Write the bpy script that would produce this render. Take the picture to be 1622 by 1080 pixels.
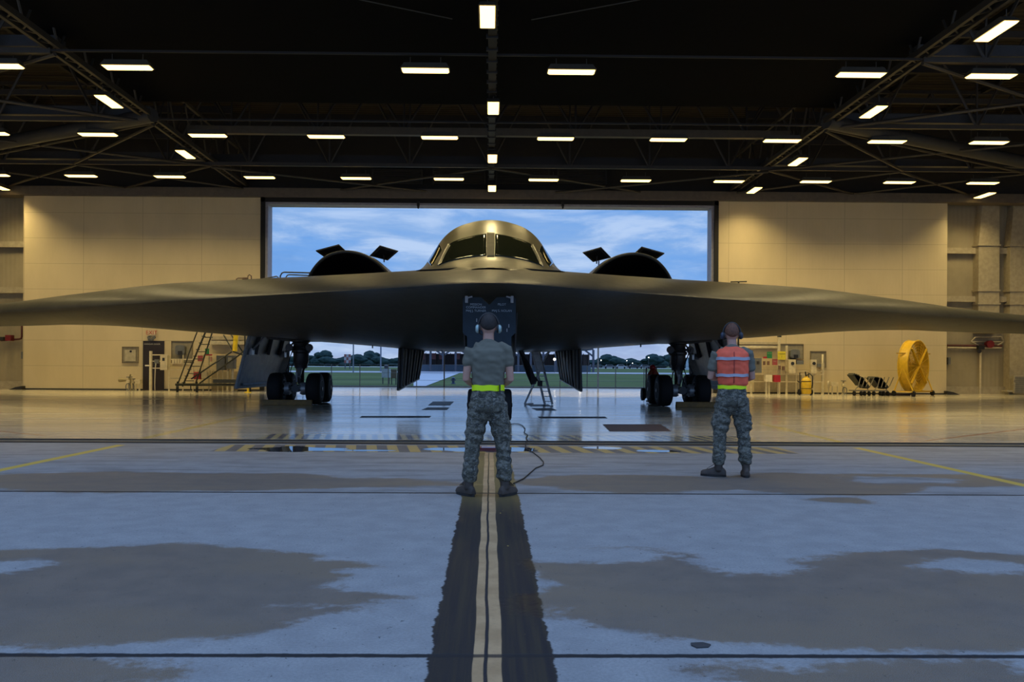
import bpy, bmesh, math, random
from mathutils import Vector, Matrix, noise
random.seed(7)
PI = math.pi
for o in list(bpy.data.objects):
    bpy.data.objects.remove(o, do_unlink=True)
SC = bpy.context.scene
COL = SC.collection

# ------------------------------------------------------------------ camera
FPX, CXP, CYP = 1350.0, 793.0, 577.0
CAMZ = 1.30
YAW = math.atan(17.0 / FPX)
ROLL = 0.0058
_F = Vector((math.sin(YAW), math.cos(YAW), 0))
_R0 = Vector((math.cos(YAW), -math.sin(YAW), 0))
_U0 = Vector((0, 0, 1))
_R = _R0 * math.cos(ROLL) + _U0 * math.sin(ROLL)
_U = _U0 * math.cos(ROLL) - _R0 * math.sin(ROLL)
CAMP = Vector((0, 0, CAMZ))
cam_d = bpy.data.cameras.new('camera')
cam_d.sensor_width = 36
cam_d.lens = FPX / 1622 * 36
cam_d.shift_x = (811 - CXP) / 1622
cam_d.shift_y = (CYP - 540) / 1622
cam_d.clip_end = 3000
cam = bpy.data.objects.new('camera', cam_d)
COL.objects.link(cam)
m = Matrix((_R, _U, -_F)).transposed().to_4x4()
m.translation = CAMP
cam.matrix_world = m
SC.camera = cam

def ray(x, y):
    return (_F + _R * ((x - CXP) / FPX) + _U * ((CYP - y) / FPX))
def at(x, y, Y):
    """world point seen at photograph pixel (x, y) on the plane at distance Y"""
    d = ray(x, y)
    return CAMP + d * (Y / d.y)
def gr(x, y, z=0.0):
    """world point on the level z seen at photograph pixel (x, y)"""
    d = ray(x, y)
    return CAMP + d * ((z - CAMZ) / d.z)

# ------------------------------------------------------------------ view
SC.view_settings.view_transform = 'Standard'
SC.view_settings.look = 'None'
SC.view_settings.gamma = 1
SC.view_settings.use_curve_mapping = False
SC.view_settings.exposure = 0.0
SC.cycles.use_denoising = True
SC.cycles.max_bounces = 6
SC.cycles.diffuse_bounces = 3
SC.cycles.glossy_bounces = 4
SC.cycles.sample_clamp_indirect = 4.0
LAMP_POWER = 4.5      # glow of the diffuser itself
TUBE_WATTS = 105.0    # light each fixture throws downwards
SKY_TOP = 2.25

# ------------------------------------------------------------------ node helper
class NT:
    def __init__(s, tree):
        s.t = tree; s.n = tree.nodes; s.l = tree.links
        s.n.clear()
    def new(s, kind, **kw):
        nd = s.n.new(kind)
        for k, v in kw.items():
            setattr(nd, k, v)
        return nd
    def put(s, sock, v):
        if v is None: return
        if isinstance(v, bpy.types.NodeSocket): s.l.new(v, sock)
        else:
            if hasattr(sock.default_value, '__len__') and not isinstance(v, (tuple, list)):
                v = [v] * len(sock.default_value)
            if hasattr(sock.default_value, '__len__') and len(sock.default_value) == 4 and len(v) == 3:
                v = (*v, 1)
            sock.default_value = v
    def m(s, op, a, b=None, c=None, clamp=False):
        nd = s.new('ShaderNodeMath', operation=op, use_clamp=clamp)
        s.put(nd.inputs[0], a); s.put(nd.inputs[1], b)
        if c is not None: s.put(nd.inputs[2], c)
        return nd.outputs[0]
    def mix(s, f, a, b, mode='MIX'):
        nd = s.new('ShaderNodeMix', data_type='RGBA', blend_type=mode)
        s.put(nd.inputs[0], f); s.put(nd.inputs[6], a); s.put(nd.inputs[7], b)
        return nd.outputs[2]
    def noise(s, vec, scale, detail=4, rough=.55, dist=0):
        nd = s.new('ShaderNodeTexNoise')
        s.put(nd.inputs['Vector'], vec)
        nd.inputs['Scale'].default_value = scale
        nd.inputs['Detail'].default_value = detail
        nd.inputs['Roughness'].default_value = rough
        nd.inputs['Distortion'].default_value = dist
        return nd.outputs[0]
    def ramp(s, f, stops, interp='LINEAR'):
        nd = s.new('ShaderNodeValToRGB')
        cr = nd.color_ramp; cr.interpolation = interp
        while len(cr.elements) < len(stops): cr.elements.new(.5)
        for e, (p, c) in zip(cr.elements, stops):
            e.position = p
            e.color = (*c, 1) if len(c) == 3 else c
        s.put(nd.inputs[0], f)
        return nd.outputs[0]
    def step(s, v, lo, hi):
        nd = s.new('ShaderNodeMapRange', interpolation_type='SMOOTHSTEP')
        s.put(nd.inputs[0], v); s.put(nd.inputs[1], lo); s.put(nd.inputs[2], hi)
        return nd.outputs[0]
    def xyz(s, vec):
        nd = s.new('ShaderNodeSeparateXYZ'); s.put(nd.inputs[0], vec)
        return nd.outputs
    def comb(s, x, y, z):
        nd = s.new('ShaderNodeCombineXYZ')
        s.put(nd.inputs[0], x); s.put(nd.inputs[1], y); s.put(nd.inputs[2], z)
        return nd.outputs[0]
    def vmul(s, v, k):
        nd = s.new('ShaderNodeVectorMath', operation='MULTIPLY')
        s.put(nd.inputs[0], v); s.put(nd.inputs[1], k)
        return nd.outputs[0]
    def obj(s):
        return s.new('ShaderNodeTexCoord').outputs['Object']
    def bump(s, h, strength=.3, dist=.01):
        nd = s.new('ShaderNodeBump')
        nd.inputs['Strength'].default_value = strength
        nd.inputs['Distance'].default_value = dist
        s.put(nd.inputs['Height'], h)
        return nd.outputs[0]
    def pbr(s, col, rough=.5, metal=0., spec=.5, normal=None, emit=None, estr=0, coat=0):
        b = s.new('ShaderNodeBsdfPrincipled')
        s.put(b.inputs['Base Color'], col); s.put(b.inputs['Roughness'], rough)
        s.put(b.inputs['Metallic'], metal); s.put(b.inputs['Specular IOR Level'], spec)
        if normal is not None: s.put(b.inputs['Normal'], normal)
        if coat: b.inputs['Coat Weight'].default_value = coat
        if emit is not None:
            s.put(b.inputs['Emission Color'], emit); b.inputs['Emission Strength'].default_value = estr
        o = s.new('ShaderNodeOutputMaterial')
        s.l.new(b.outputs[0], o.inputs[0])
        return b

def newmat(name):
    m = bpy.data.materials.new(name); m.use_nodes = True
    return m, NT(m.node_tree)
MATS = {}
def mat(name, col=(.5, .5, .5), rough=.5, metal=0., spec=.5, var=.12, scale=6., bump=0., coat=0):
    """plain paint or metal with a little procedural wear"""
    if name in MATS: return MATS[name]
    m, t = newmat(name)
    c = t.obj()
    n = t.noise(c, scale, 5, .6)
    f = t.step(n, .3, .7)
    lo = tuple(v * (1 - var) for v in col); hi = tuple(min(1, v * (1 + var)) for v in col)
    cc = t.mix(f, lo, hi)
    nr = t.bump(t.noise(c, scale * 6, 3), bump, .01) if bump else None
    t.pbr(cc, t.m('MULTIPLY_ADD', n, .15, rough - .07), metal, spec, nr, coat=coat)
    MATS[name] = m
    return m
def glow(name, col, strength):
    if name in MATS: return MATS[name]
    m, t = newmat(name)
    t.pbr((.8, .8, .8), .4, emit=col, estr=strength)
    MATS[name] = m
    return m

# ------------------------------------------------------------------ world: dusk sky under broken cloud
w = bpy.data.worlds.new('dusk_sky'); SC.world = w; w.use_nodes = True
t = NT(w.node_tree)
d = t.new('ShaderNodeTexCoord').outputs['Generated']
X, Yc, Z = t.xyz(d)
zz = t.m('MAXIMUM', Z, 0.0)
base = t.ramp(zz, [(0.0, (.42, .47, .66)), (.025, (.34, .43, .68)), (.07, (.19, .41, .84)), (.20, (.135, .35, .80)), (.42, (.19, .34, .68)), (1, (.26, .39, .68))])
v1 = t.comb(t.m('MULTIPLY', X, 1.0), t.m('MULTIPLY', Yc, 1.0), t.m('MULTIPLY', Z, 3.6))
n1 = t.noise(v1, 3.4, 7, .56, .25)
v2 = t.comb(t.m('ADD', X, 3.1), Yc, t.m('MULTIPLY', Z, 5.0))
n2 = t.noise(v2, 7.0, 6, .6, .3)
cl = t.step(t.m('MULTIPLY_ADD', n2, .42, t.m('MULTIPLY', n1, .74)), .47, .66)
low = t.step(zz, .17, .07)
cloudc = t.mix(t.step(n2, .42, .66), (.27, .45, .78), (.56, .70, .93))
sky = t.mix(t.m('MULTIPLY', cl, t.m('MULTIPLY_ADD', t.step(zz, .30, .10), .6, .25)), base, cloudc)
dark = t.step(n1, .50, .34)
sky = t.mix(t.m('MULTIPLY', dark, .35), sky, (.13, .27, .58))
up = t.step(Z, .25, .8)
bg = t.new('ShaderNodeBackground')
t.put(bg.inputs[0], sky)
t.put(bg.inputs[1], t.m('MULTIPLY_ADD', up, SKY_TOP - 1.0, 1.0))
wo = t.new('ShaderNodeOutputWorld'); t.l.new(bg.outputs[0], wo.inputs[0])

# ------------------------------------------------------------------ mesh builder
class MB:
    def __init__(s): s.v = []; s.f = []
    def add(s, vs, fs):
        b = len(s.v); s.v += [Vector(v) for v in vs]; s.f += [tuple(i + b for i in f) for f in fs]
        return s
    def box(s, x0, x1, y0, y1, z0, z1):
        v = [(x, y, z) for z in (z0, z1) for y in (y0, y1) for x in (x0, x1)]
        return s.add(v, [(0, 2, 3, 1), (4, 5, 7, 6), (0, 1, 5, 4), (2, 6, 7, 3), (0, 4, 6, 2), (1, 3, 7, 5)])
    def cbox(s, c, sx, sy, sz, rot=None):
        c = Vector(c); vs = []
        for z in (-1, 1):
            for y in (-1, 1):
                for x in (-1, 1):
                    p = Vector((x * sx / 2, y * sy / 2, z * sz / 2))
                    if rot is not None: p = rot @ p
                    vs.append(c + p)
        return s.add(vs, [(0, 2, 3, 1), (4, 5, 7, 6), (0, 1, 5, 4), (2, 6, 7, 3), (0, 4, 6, 2), (1, 3, 7, 5)])
    def beam(s, a, b, wd, ht):
        """rectangular bar from a to b"""
        a = Vector(a); b = Vector(b); d = (b - a); L = d.length; d.normalize()
        side = d.cross(Vector((0, 0, 1)))
        if side.length < 1e-4: side = Vector((1, 0, 0))
        side.normalize(); up = side.cross(d)
        vs = []
        for p in (a, b):
            for i, j in ((-1, -1), (1, -1), (1, 1), (-1, 1)):
                vs.append(p + side * (wd / 2 * i) + up * (ht / 2 * j))
        return s.add(vs, [(0, 3, 2, 1), (4, 5, 6, 7), (0, 1, 5, 4), (1, 2, 6, 5), (2, 3, 7, 6), (3, 0, 4, 7)])
    def tube(s, pts, r, n=8, caps=True, closed=False):
        pts = [Vector(p) for p in pts]
        if not isinstance(r, (list, tuple)): r = [r] * len(pts)
        N = len(pts); rings = []
        up = None
        for i, p in enumerate(pts):
            if closed: d = pts[(i + 1) % N] - pts[i - 1]
            else: d = pts[min(i + 1, N - 1)] - pts[max(i - 1, 0)]
            d.normalize()
            if up is None:
                up = Vector((0, 0, 1)) if abs(d.z) < .9 else Vector((1, 0, 0))
            a = d.cross(up)
            if a.length < 1e-5: a = d.cross(Vector((0, 1, 0)))
            a.normalize(); up = a.cross(d).normalized()
            rings.append([p + (a * math.cos(k * 2 * PI / n) + up * math.sin(k * 2 * PI / n)) * r[i] for k in range(n)])
        return s.rings(rings, caps and not closed, closed)
    def rings(s, rings, caps=True, closed=False, wrap=True):
        b = len(s.v); n = len(rings[0]); R = len(rings)
        for r in rings: s.v += [Vector(p) for p in r]
        for i in range(R if closed else R - 1):
            j = (i + 1) % R
            for k in range(n if wrap else n - 1):
                k2 = (k + 1) % n
                s.f.append((b + i * n + k, b + i * n + k2, b + j * n + k2, b + j * n + k))
        if caps:
            s.f.append(tuple(b + k for k in range(n))[::-1])
            s.f.append(tuple(b + (R - 1) * n + k for k in range(n)))
        return s
    def disc(s, c, axis, r, th, n=24, r2=None):
        """cylinder centred at c along axis"""
        c = Vector(c); axis = Vector(axis).normalized()
        return s.tube([c - axis * th / 2, c + axis * th / 2], [r, r if r2 is None else r2], n)
    def lathe(s, c, axis, prof, n=24, caps=True):
        """prof: list of (along, radius)"""
        c = Vector(c); axis = Vector(axis).normalized()
        a = axis.orthogonal().normalized(); b_ = axis.cross(a)
        rings = [[c + axis * h + (a * math.cos(k * 2 * PI / n) + b_ * math.sin(k * 2 * PI / n)) * r for k in range(n)] for h, r in prof]
        return s.rings(rings, caps)
    def plate(s, pts, th, nrm=None):
        """polygon given thickness th along its normal"""
        pts = [Vector(p) for p in pts]
        if nrm is None:
            nrm = Vector((0, 0, 0))
            for i in range(len(pts)): nrm += pts[i].cross(pts[(i + 1) % len(pts)])
        nrm = Vector(nrm).normalized(); n = len(pts)
        vs = [p - nrm * th / 2 for p in pts] + [p + nrm * th / 2 for p in pts]
        fs = [tuple(range(n))[::-1], tuple(range(n, 2 * n))] + [(i, (i + 1) % n, (i + 1) % n + n, i + n) for i in range(n)]
        return s.add(vs, fs)
    def build(s, name, mt, parent=None, smooth=False, local=False, **tg):
        if parent is not None and not local:
            inv = parent.matrix_world.inverted() if parent.get('_w') is None else None
            off = worldloc(parent)
            vs = [p - off for p in s.v]
            loc = Vector((0, 0, 0))
        elif parent is None:
            if s.v:
                lo = Vector([min(p[i] for p in s.v) for i in range(3)]); hi = Vector([max(p[i] for p in s.v) for i in range(3)])
                loc = Vector(((lo.x + hi.x) / 2, (lo.y + hi.y) / 2, lo.z))
            if tg.get('kind') == 'structure': loc = Vector((0, 0, 0))
            vs = [p - loc for p in s.v]
        else:
            vs = s.v; loc = Vector((0, 0, 0))
        me = bpy.data.meshes.new(name)
        me.from_pydata([tuple(p) for p in vs], [], s.f); me.update()
        bm = bmesh.new(); bm.from_mesh(me)
        bmesh.ops.recalc_face_normals(bm, faces=bm.faces)
        bm.to_mesh(me); bm.free()
        if smooth:
            for p in me.polygons: p.use_smooth = True
            if smooth is not True: me.set_sharp_from_angle(angle=math.radians(smooth))
        if mt is not None: me.materials.append(mt)
        o = bpy.data.objects.new(name, me); COL.objects.link(o)
        o.location = loc
        if parent is not None: o.parent = parent
        tag(o, **tg)
        return o

def worldloc(o):
    p = Vector(o.location)
    while o.parent is not None:
        o = o.parent; p = p + Vector(o.location)
    return p
def tag(o, label=None, cat=None, group=None, kind=None):
    if label: o['label'] = label
    if cat: o['category'] = cat
    if group: o['group'] = group
    if kind: o['kind'] = kind
    return o
def thing(name, loc, label, cat, group=None):
    o = bpy.data.objects.new(name, None); COL.objects.link(o)
    o.location = Vector(loc); o.empty_display_size = .2
    return tag(o, label, cat, group)
def copy_tree(o, parent=None):
    c = o.copy(); COL.objects.link(c)
    if parent is not None: c.parent = parent
    for ch in [x for x in bpy.data.objects if x.parent == o]:
        copy_tree(ch, c)
    return c
def bevel(o, wd=.01, seg=2):
    md = o.modifiers.new('bevel', 'BEVEL'); md.width = wd; md.segments = seg; md.limit_method = 'ANGLE'
    return o
def lerp_tab(tab, x):
    if x <= tab[0][0]: return tab[0][1]
    for (a, va), (b, vb) in zip(tab, tab[1:]):
        if x <= b:
            f = (x - a) / (b - a); return va + (vb - va) * f
    return tab[-1][1]
def smooth_tab(tab, x):
    """monotone-ish cubic (Catmull-Rom) table lookup"""
    if x <= tab[0][0]: return tab[0][1]
    if x >= tab[-1][0]: return tab[-1][1]
    for i in range(len(tab) - 1):
        a, va = tab[i]; b, vb = tab[i + 1]
        if x <= b:
            h = b - a; f = (x - a) / h
            s = (vb - va) / h
            s0 = (va - tab[i - 1][1]) / (a - tab[i - 1][0]) if i > 0 else s
            s1 = (tab[i + 2][1] - vb) / (tab[i + 2][0] - b) if i + 2 < len(tab) else s
            m0 = (s0 + s) / 2 if s0 * s > 0 else (s if i == 0 else 0)
            m1 = (s1 + s) / 2 if s1 * s > 0 else (s if i + 2 >= len(tab) else 0)
            f2 = f * f; f3 = f2 * f
            return (2*f3 - 3*f2 + 1) * va + (f3 - 2*f2 + f) * h * m0 + (-2*f3 + 3*f2) * vb + (f3 - f2) * h * m1
def text(body, size, loc, mt, name, parent=None, rot=(PI / 2, 0, 0), align='CENTER', **tg):
    cu = bpy.data.curves.new(name, 'FONT'); cu.body = body; cu.size = size
    cu.align_x = align; cu.align_y = 'CENTER'; cu.extrude = .001; cu.space_line = 1.0
    tmp = bpy.data.objects.new(name + '_t', cu); COL.objects.link(tmp)
    dg = bpy.context.evaluated_depsgraph_get()
    me = bpy.data.meshes.new_from_object(tmp.evaluated_get(dg))
    bpy.data.objects.remove(tmp, do_unlink=True)
    me.materials.clear(); me.materials.append(mt)
    o = bpy.data.objects.new(name, me); COL.objects.link(o)
    loc = Vector(loc)
    if parent is not None:
        loc = loc - worldloc(parent); o.parent = parent
    o.location = loc; o.rotation_euler = rot
    return tag(o, **tg)
# ================================================================== the setting
YW = 40.0          # far wall of the hangar
YD = 14.0          # front door track
# ---------------------------------------------------------------- ground material tools
def mark_nodes(t):
    c = t.obj(); x, y, z = t.xyz(c)
    return c, x, y
def ell(t, x, y, cx, cy, rx, ry):
    """1 at the centre of an ellipse, 0 at its edge, negative outside"""
    a = t.m('DIVIDE', t.m('SUBTRACT', x, cx), rx); b = t.m('DIVIDE', t.m('SUBTRACT', y, cy), ry)
    return t.m('SUBTRACT', 1.0, t.m('SQRT', t.m('ADD', t.m('MULTIPLY', a, a), t.m('MULTIPLY', b, b))))
def line_mask(t, x, y, p, q, hw, soft=.01):
    """mask of a painted line from p to q, half width hw"""
    d = Vector((q[0] - p[0], q[1] - p[1])); L = d.length; d /= L
    u = t.m('ADD', t.m('MULTIPLY', t.m('SUBTRACT', x, p[0]), d.x), t.m('MULTIPLY', t.m('SUBTRACT', y, p[1]), d.y))
    v = t.m('ADD', t.m('MULTIPLY', t.m('SUBTRACT', x, p[0]), -d.y), t.m('MULTIPLY', t.m('SUBTRACT', y, p[1]), d.x))
    a = t.step(t.m('ABSOLUTE', v), hw + soft, hw - soft)
    b = t.m('MULTIPLY', t.m('GREATER_THAN', u, 0), t.m('LESS_THAN', u, L))
    return t.m('MULTIPLY', a, b)
def inside(t, v, lo, hi, soft=.01):
    return t.m('MULTIPLY', t.step(v, lo - soft, lo + soft), t.step(v, hi + soft, hi - soft))
def mx(t, *a):
    r = a[0]
    for b in a[1:]: r = t.m('MAXIMUM', r, b)
    return r

def gell(x0, x1, y0, y1):
    """ground ellipse whose outline fills the given box of photograph pixels"""
    ya = gr((x0 + x1) / 2, y0).y; yb = gr((x0 + x1) / 2, y1).y
    ym = (ya + yb) / 2
    # row at which the ellipse centre lies
    k = CAMZ * FPX / ym
    sx = ym / FPX
    return ((x0 + x1) / 2 - 776) * sx, ym, (x1 - x0) / 2 * sx, (ya - yb) / 2

# ---- concrete in front of the hangar
mg, t = newmat('apron_concrete')
c, x, y = mark_nodes(t)
wx = t.noise(t.comb(t.m('MULTIPLY', x, .45), t.m('MULTIPLY', y, .9), 0), 1.5, 6, .55)
wy = t.noise(t.comb(t.m('ADD', t.m('MULTIPLY', x, .8), 7.), y, 3.), 3.5, 6, .65)
dis = t.m('ADD', t.m('MULTIPLY', t.m('SUBTRACT', wx, .5), 1.5), t.m('MULTIPLY', t.m('SUBTRACT', wy, .5), 1.0))
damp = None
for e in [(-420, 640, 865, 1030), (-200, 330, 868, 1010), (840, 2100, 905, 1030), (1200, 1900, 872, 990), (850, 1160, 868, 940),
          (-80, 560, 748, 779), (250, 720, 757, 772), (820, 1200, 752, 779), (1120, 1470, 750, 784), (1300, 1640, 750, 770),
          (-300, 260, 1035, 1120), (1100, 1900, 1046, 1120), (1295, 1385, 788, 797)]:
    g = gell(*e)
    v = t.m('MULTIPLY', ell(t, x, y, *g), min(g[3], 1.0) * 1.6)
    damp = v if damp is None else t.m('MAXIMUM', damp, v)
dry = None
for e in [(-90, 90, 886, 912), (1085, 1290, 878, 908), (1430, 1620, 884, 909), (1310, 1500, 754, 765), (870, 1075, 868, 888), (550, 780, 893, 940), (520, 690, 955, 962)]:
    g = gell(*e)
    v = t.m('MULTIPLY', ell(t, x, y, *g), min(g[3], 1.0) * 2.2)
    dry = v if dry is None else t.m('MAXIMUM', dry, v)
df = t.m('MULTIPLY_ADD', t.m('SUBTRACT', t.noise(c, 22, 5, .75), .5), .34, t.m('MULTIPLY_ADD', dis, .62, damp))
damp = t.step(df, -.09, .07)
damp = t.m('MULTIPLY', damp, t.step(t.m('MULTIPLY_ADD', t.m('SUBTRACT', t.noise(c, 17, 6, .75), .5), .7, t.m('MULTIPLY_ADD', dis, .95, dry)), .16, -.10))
fine = t.noise(c, 60, 4, .7); mid = t.noise(c, 4, 6, .6); grit = t.noise(c, 260, 2, .6)
dryc = t.mix(t.step(mid, .3, .7), (.25, .25, .245), (.32, .32, .31))
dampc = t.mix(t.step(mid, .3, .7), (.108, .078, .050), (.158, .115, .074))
dampc = t.mix(t.m('MULTIPLY', t.step(t.noise(t.comb(x, t.m('MULTIPLY', y, 1.6), 31), .55, 4, .6), .42, .62), .75), dampc, (.175, .118, .058))  # warm lamp reflections on the damp areas, put into the colour as brown noise
# specks and small dark chips
sp = t.step(t.noise(t.comb(t.m('MULTIPLY', x, 1.), t.m('MULTIPLY', y, .6), 0), 26, 4, .75), .635, .675)
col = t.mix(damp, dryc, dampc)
col = t.mix(t.m('MULTIPLY', t.step(fine, .35, .65), .34), col, (.12, .115, .11))
col = t.mix(t.m('MULTIPLY', t.step(grit, .4, .7), .38), col, (.38, .38, .38))
col = t.mix(t.m('MULTIPLY', sp, .7), col, (.03, .03, .03))
# threshold zone nearer the track: older, greyer slab with tyre scuffs
zone = t.step(y, 8.5, 8.7)
scuff = t.step(t.noise(t.comb(t.m('MULTIPLY', x, .35), t.m('MULTIPLY', y, 1.6), 5), 2.2, 7, .65), .46, .62)
col = t.mix(t.m('MULTIPLY', zone, t.m('MULTIPLY_ADD', scuff, .45, .12)), col, (.11, .105, .10))
wetzone = t.m('MULTIPLY', t.step(y, 9.5, 12.5), .28)
# joints
jn = t.m('MULTIPLY', t.m('SUBTRACT', t.noise(c, 9, 4, .7), .5), .03)
yj = t.m('ADD', y, jn)
jo = mx(t, inside(t, yj, gr(776, 1038.5).y - .022, gr(776, 1038.5).y + .022, .008), inside(t, yj, gr(776, 781).y - .03, gr(776, 781).y + .03, .01))
col = t.mix(t.m('MULTIPLY', jo, .93), col, (.012, .012, .012))
# centre strip: dark paint with ragged edges, tan tape lines either side of the joint
rag = t.m('MULTIPLY', t.m('SUBTRACT', t.noise(t.comb(t.m('MULTIPLY', x, .3), y, 0), 5, 7, .75), .5), .11)
strip = inside(t, t.m('ADD', x, rag), -.265, .29, .006)
strip = t.m('MULTIPLY', strip, t.step(y, gr(776, 714).y + .02, gr(776, 714).y))
stc = t.mix(t.step(t.noise(t.comb(t.m('MULTIPLY', x, 30), t.m('MULTIPLY', y, .7), 0), 1, 5, .6), .35, .65), (.014, .012, .014), (.034, .026, .016))
stc = t.mix(t.m('MULTIPLY', t.step(y, 7.2, 8.9), .75), stc, (.20, .14, .045))
flk = t.step(t.noise(t.comb(t.m('MULTIPLY', x, 1.), t.m('MULTIPLY', y, .55), 9), 26, 2, .5), .735, .75)
stc = t.mix(t.m('MULTIPLY', flk, t.m('GREATER_THAN', x, .08)), stc, (.42, .30, .06))
col = t.mix(strip, col, stc)
wob = t.m('MULTIPLY', t.m('SUBTRACT', t.noise(t.comb(0, y, 0), 1.3, 3, .5), .5), .03)
xl = t.m('ADD', x, wob)
tape = mx(t, inside(t, xl, -.066, -.018, .003), inside(t, xl, -.001, .060, .003))
tape = t.m('MULTIPLY', tape, t.step(y, gr(776, 716).y, gr(776, 716).y - .05))
tc = t.mix(t.step(mid, .35, .65), (.38, .235, .11), (.50, .32, .16))
tc = t.mix(t.m('MULTIPLY', t.step(fine, .5, .7), .35), tc, (.22, .16, .10))
col = t.mix(tape, col, tc)
cj = inside(t, t.m('MULTIPLY_ADD', jn, .5, xl), -.016, -.006, .003)
cj = t.m('MULTIPLY', cj, t.m('LESS_THAN', y, 12.5))
col = t.mix(t.m('MULTIPLY', cj, .9), col, (.015, .015, .02))
jo2 = t.m('MULTIPLY', jo, .85)
col = t.mix(jo2, col, (.012, .012, .014))
# yellow guide lines leading out of the bays and hazard stripes
def g2(px, py): p = gr(px, py); return (p.x, p.y)
yl = mx(t, line_mask(t, x, y, g2(-60, 757), g2(192, 704.5), .075, .02), line_mask(t, x, y, g2(1356, 709), g2(1700, 786), .07, .02))
yl = t.m('MULTIPLY', yl, t.step(t.noise(c, 14, 4, .6), .22, .36))
col = t.mix(yl, col, (.52, .36, .06))
hz = t.m('FRACT', t.m('DIVIDE', t.m('ADD', t.m('MULTIPLY_ADD', y, .15, x), 40.0), .32))
hzm = t.m('MULTIPLY', inside(t, y, gr(776, 716.5).y, gr(776, 706).y, .02), inside(t, x, -4.1, 4.6, .03))
hzc = t.mix(t.step(t.m('ABSOLUTE', t.m('SUBTRACT', hz, .5)), .24, .26), (.40, .28, .09), (.09, .09, .095))
wear = t.step(t.noise(c, 6, 6, .7), .28, .5)
col = t.mix(t.m('MULTIPLY', hzm, t.m('MULTIPLY_ADD', wear, .45, .5)), col, hzc)
# standing water by the track
pud = None
for e in [(425, 500, 706, 717), (640, 870, 707.5, 715.5), (395, 560, 708, 714), (920, 990, 707, 712), (1000, 1080, 712, 716), (520, 640, 712, 714.5)]:
    g = gell(*e)
    v = ell(t, x, y, *g)
    pud = v if pud is None else t.m('MAXIMUM', pud, v)
pud = t.step(t.m('MULTIPLY_ADD', dis, .9, pud), .02, .14)
col = t.mix(t.m('MULTIPLY', pud, .8), col, (.02, .022, .025))
rgh = t.m('MULTIPLY_ADD', damp, -.24, .78)
rgh = t.m('SUBTRACT', rgh, wetzone)
rgh = t.m('MULTIPLY_ADD', strip, -.12, rgh)
rgh = t.m('MULTIPLY', rgh, t.m('SUBTRACT', 1.0, t.m('MULTIPLY', pud, .97)))
hgt = t.m('ADD', t.m('MULTIPLY', grit, .5), t.m('MULTIPLY', fine, .6))
hgt = t.m('MULTIPLY', hgt, t.m('SUBTRACT', 1.0, pud))
hgt = t.m('SUBTRACT', hgt, t.m('MULTIPLY', jo, 2.))
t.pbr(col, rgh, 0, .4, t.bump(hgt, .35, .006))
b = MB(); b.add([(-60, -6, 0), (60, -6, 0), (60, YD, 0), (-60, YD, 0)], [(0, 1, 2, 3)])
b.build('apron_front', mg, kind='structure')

# ---- polished hangar floor
mf, t = newmat('hangar_floor')
c, x, y = mark_nodes(t)
str1 = t.noise(t.comb(t.m('MULTIPLY', x, .12), y, 0), 2.4, 6, .6)
str2 = t.noise(t.comb(t.m('MULTIPLY', x, .06), y, 3), 7.0, 4, .6)
stain = t.step(t.noise(t.comb(t.m('MULTIPLY', x, .3), t.m('MULTIPLY', y, 1.), 0), .55, 6, .6), .42, .68)
col = t.mix(t.m('MULTIPLY', t.step(str1, .35, .65), 1.), (.46, .41, .30), (.60, .54, .41))
col = t.mix(t.m('MULTIPLY', stain, .38), col, (.33, .29, .21))
patch = t.step(t.noise(t.comb(t.m('MULTIPLY', x, .45), t.m('MULTIPLY', y, 1.3), 11), 1.0, 3, .5), .685, .71)
col = t.mix(t.m('MULTIPLY', patch, .55), col, (.06, .055, .05))
hz = t.m('FRACT', t.m('DIVIDE', t.m('ADD', t.m('MULTIPLY_ADD', y, .15, x), 40.35), .205))
hzm = t.m('MULTIPLY', inside(t, y, gr(776, 697).y, gr(776, 688.5).y, .02), inside(t, x, -4.0, 4.7, .03))
hzc = t.mix(t.step(t.m('ABSOLUTE', t.m('SUBTRACT', hz, .5)), .24, .26), (.50, .42, .20), (.10, .10, .12))
col = t.mix(t.m('MULTIPLY', hzm, .85), col, hzc)
yl = mx(t, line_mask(t, x, y, g2(228, 694), g2(405, 655), .07, .02), line_mask(t, x, y, g2(1335, 701), g2(1205, 671), .07, .02))
col = t.mix(t.m('MULTIPLY', yl, .8), col, (.60, .44, .05))
rl = mx(t, line_mask(t, x, y, g2(-40, 679), g2(72, 690), .03, .01), line_mask(t, x, y, g2(1466, 698), g2(1660, 675), .03, .01))
col = t.mix(rl, col, (.30, .05, .03))
puddles = t.step(t.noise(t.comb(t.m('MULTIPLY', x, .25), y, 21), .8, 5, .6), .40, .62)
rgh = t.m('MULTIPLY_ADD', str2, .14, .10)
rgh = t.m('SUBTRACT', rgh, t.m('MULTIPLY', puddles, .05))
hgt = t.m('ADD', str1, t.m('MULTIPLY', str2, .5))
t.pbr(col, rgh, 0, .62, t.bump(hgt, .16, .02))
b = MB(); b.add([(-40, YD, 0), (40, YD, 0), (40, YW + 6, 0), (-40, YW + 6, 0)], [(0, 1, 2, 3)])
b.build('floor', mf, kind='structure')

# ---- door track: steel rails let into the floor across the opening
steel = mat('dark_steel', (.035, .033, .03), .45, .6)
blk = mat('black_rubber', (.012, .012, .013), .7)
b = MB(); b.box(-40, 40, 13.78, 13.98, 0, .012)
b.build('trim_1', mat('track_black', (.012, .011, .011), .6), kind='structure')
b = MB(); b.box(-40, 40, 14.26, 14.33, 0, .02)
b.build('trim_2', steel, kind='structure')
b = MB(); b.box(-40, 40, 14.02, 14.06, 0, .014)
b.build('trim_3', mat('track_worn', (.22, .20, .17), .35, .7), kind='structure')

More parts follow.
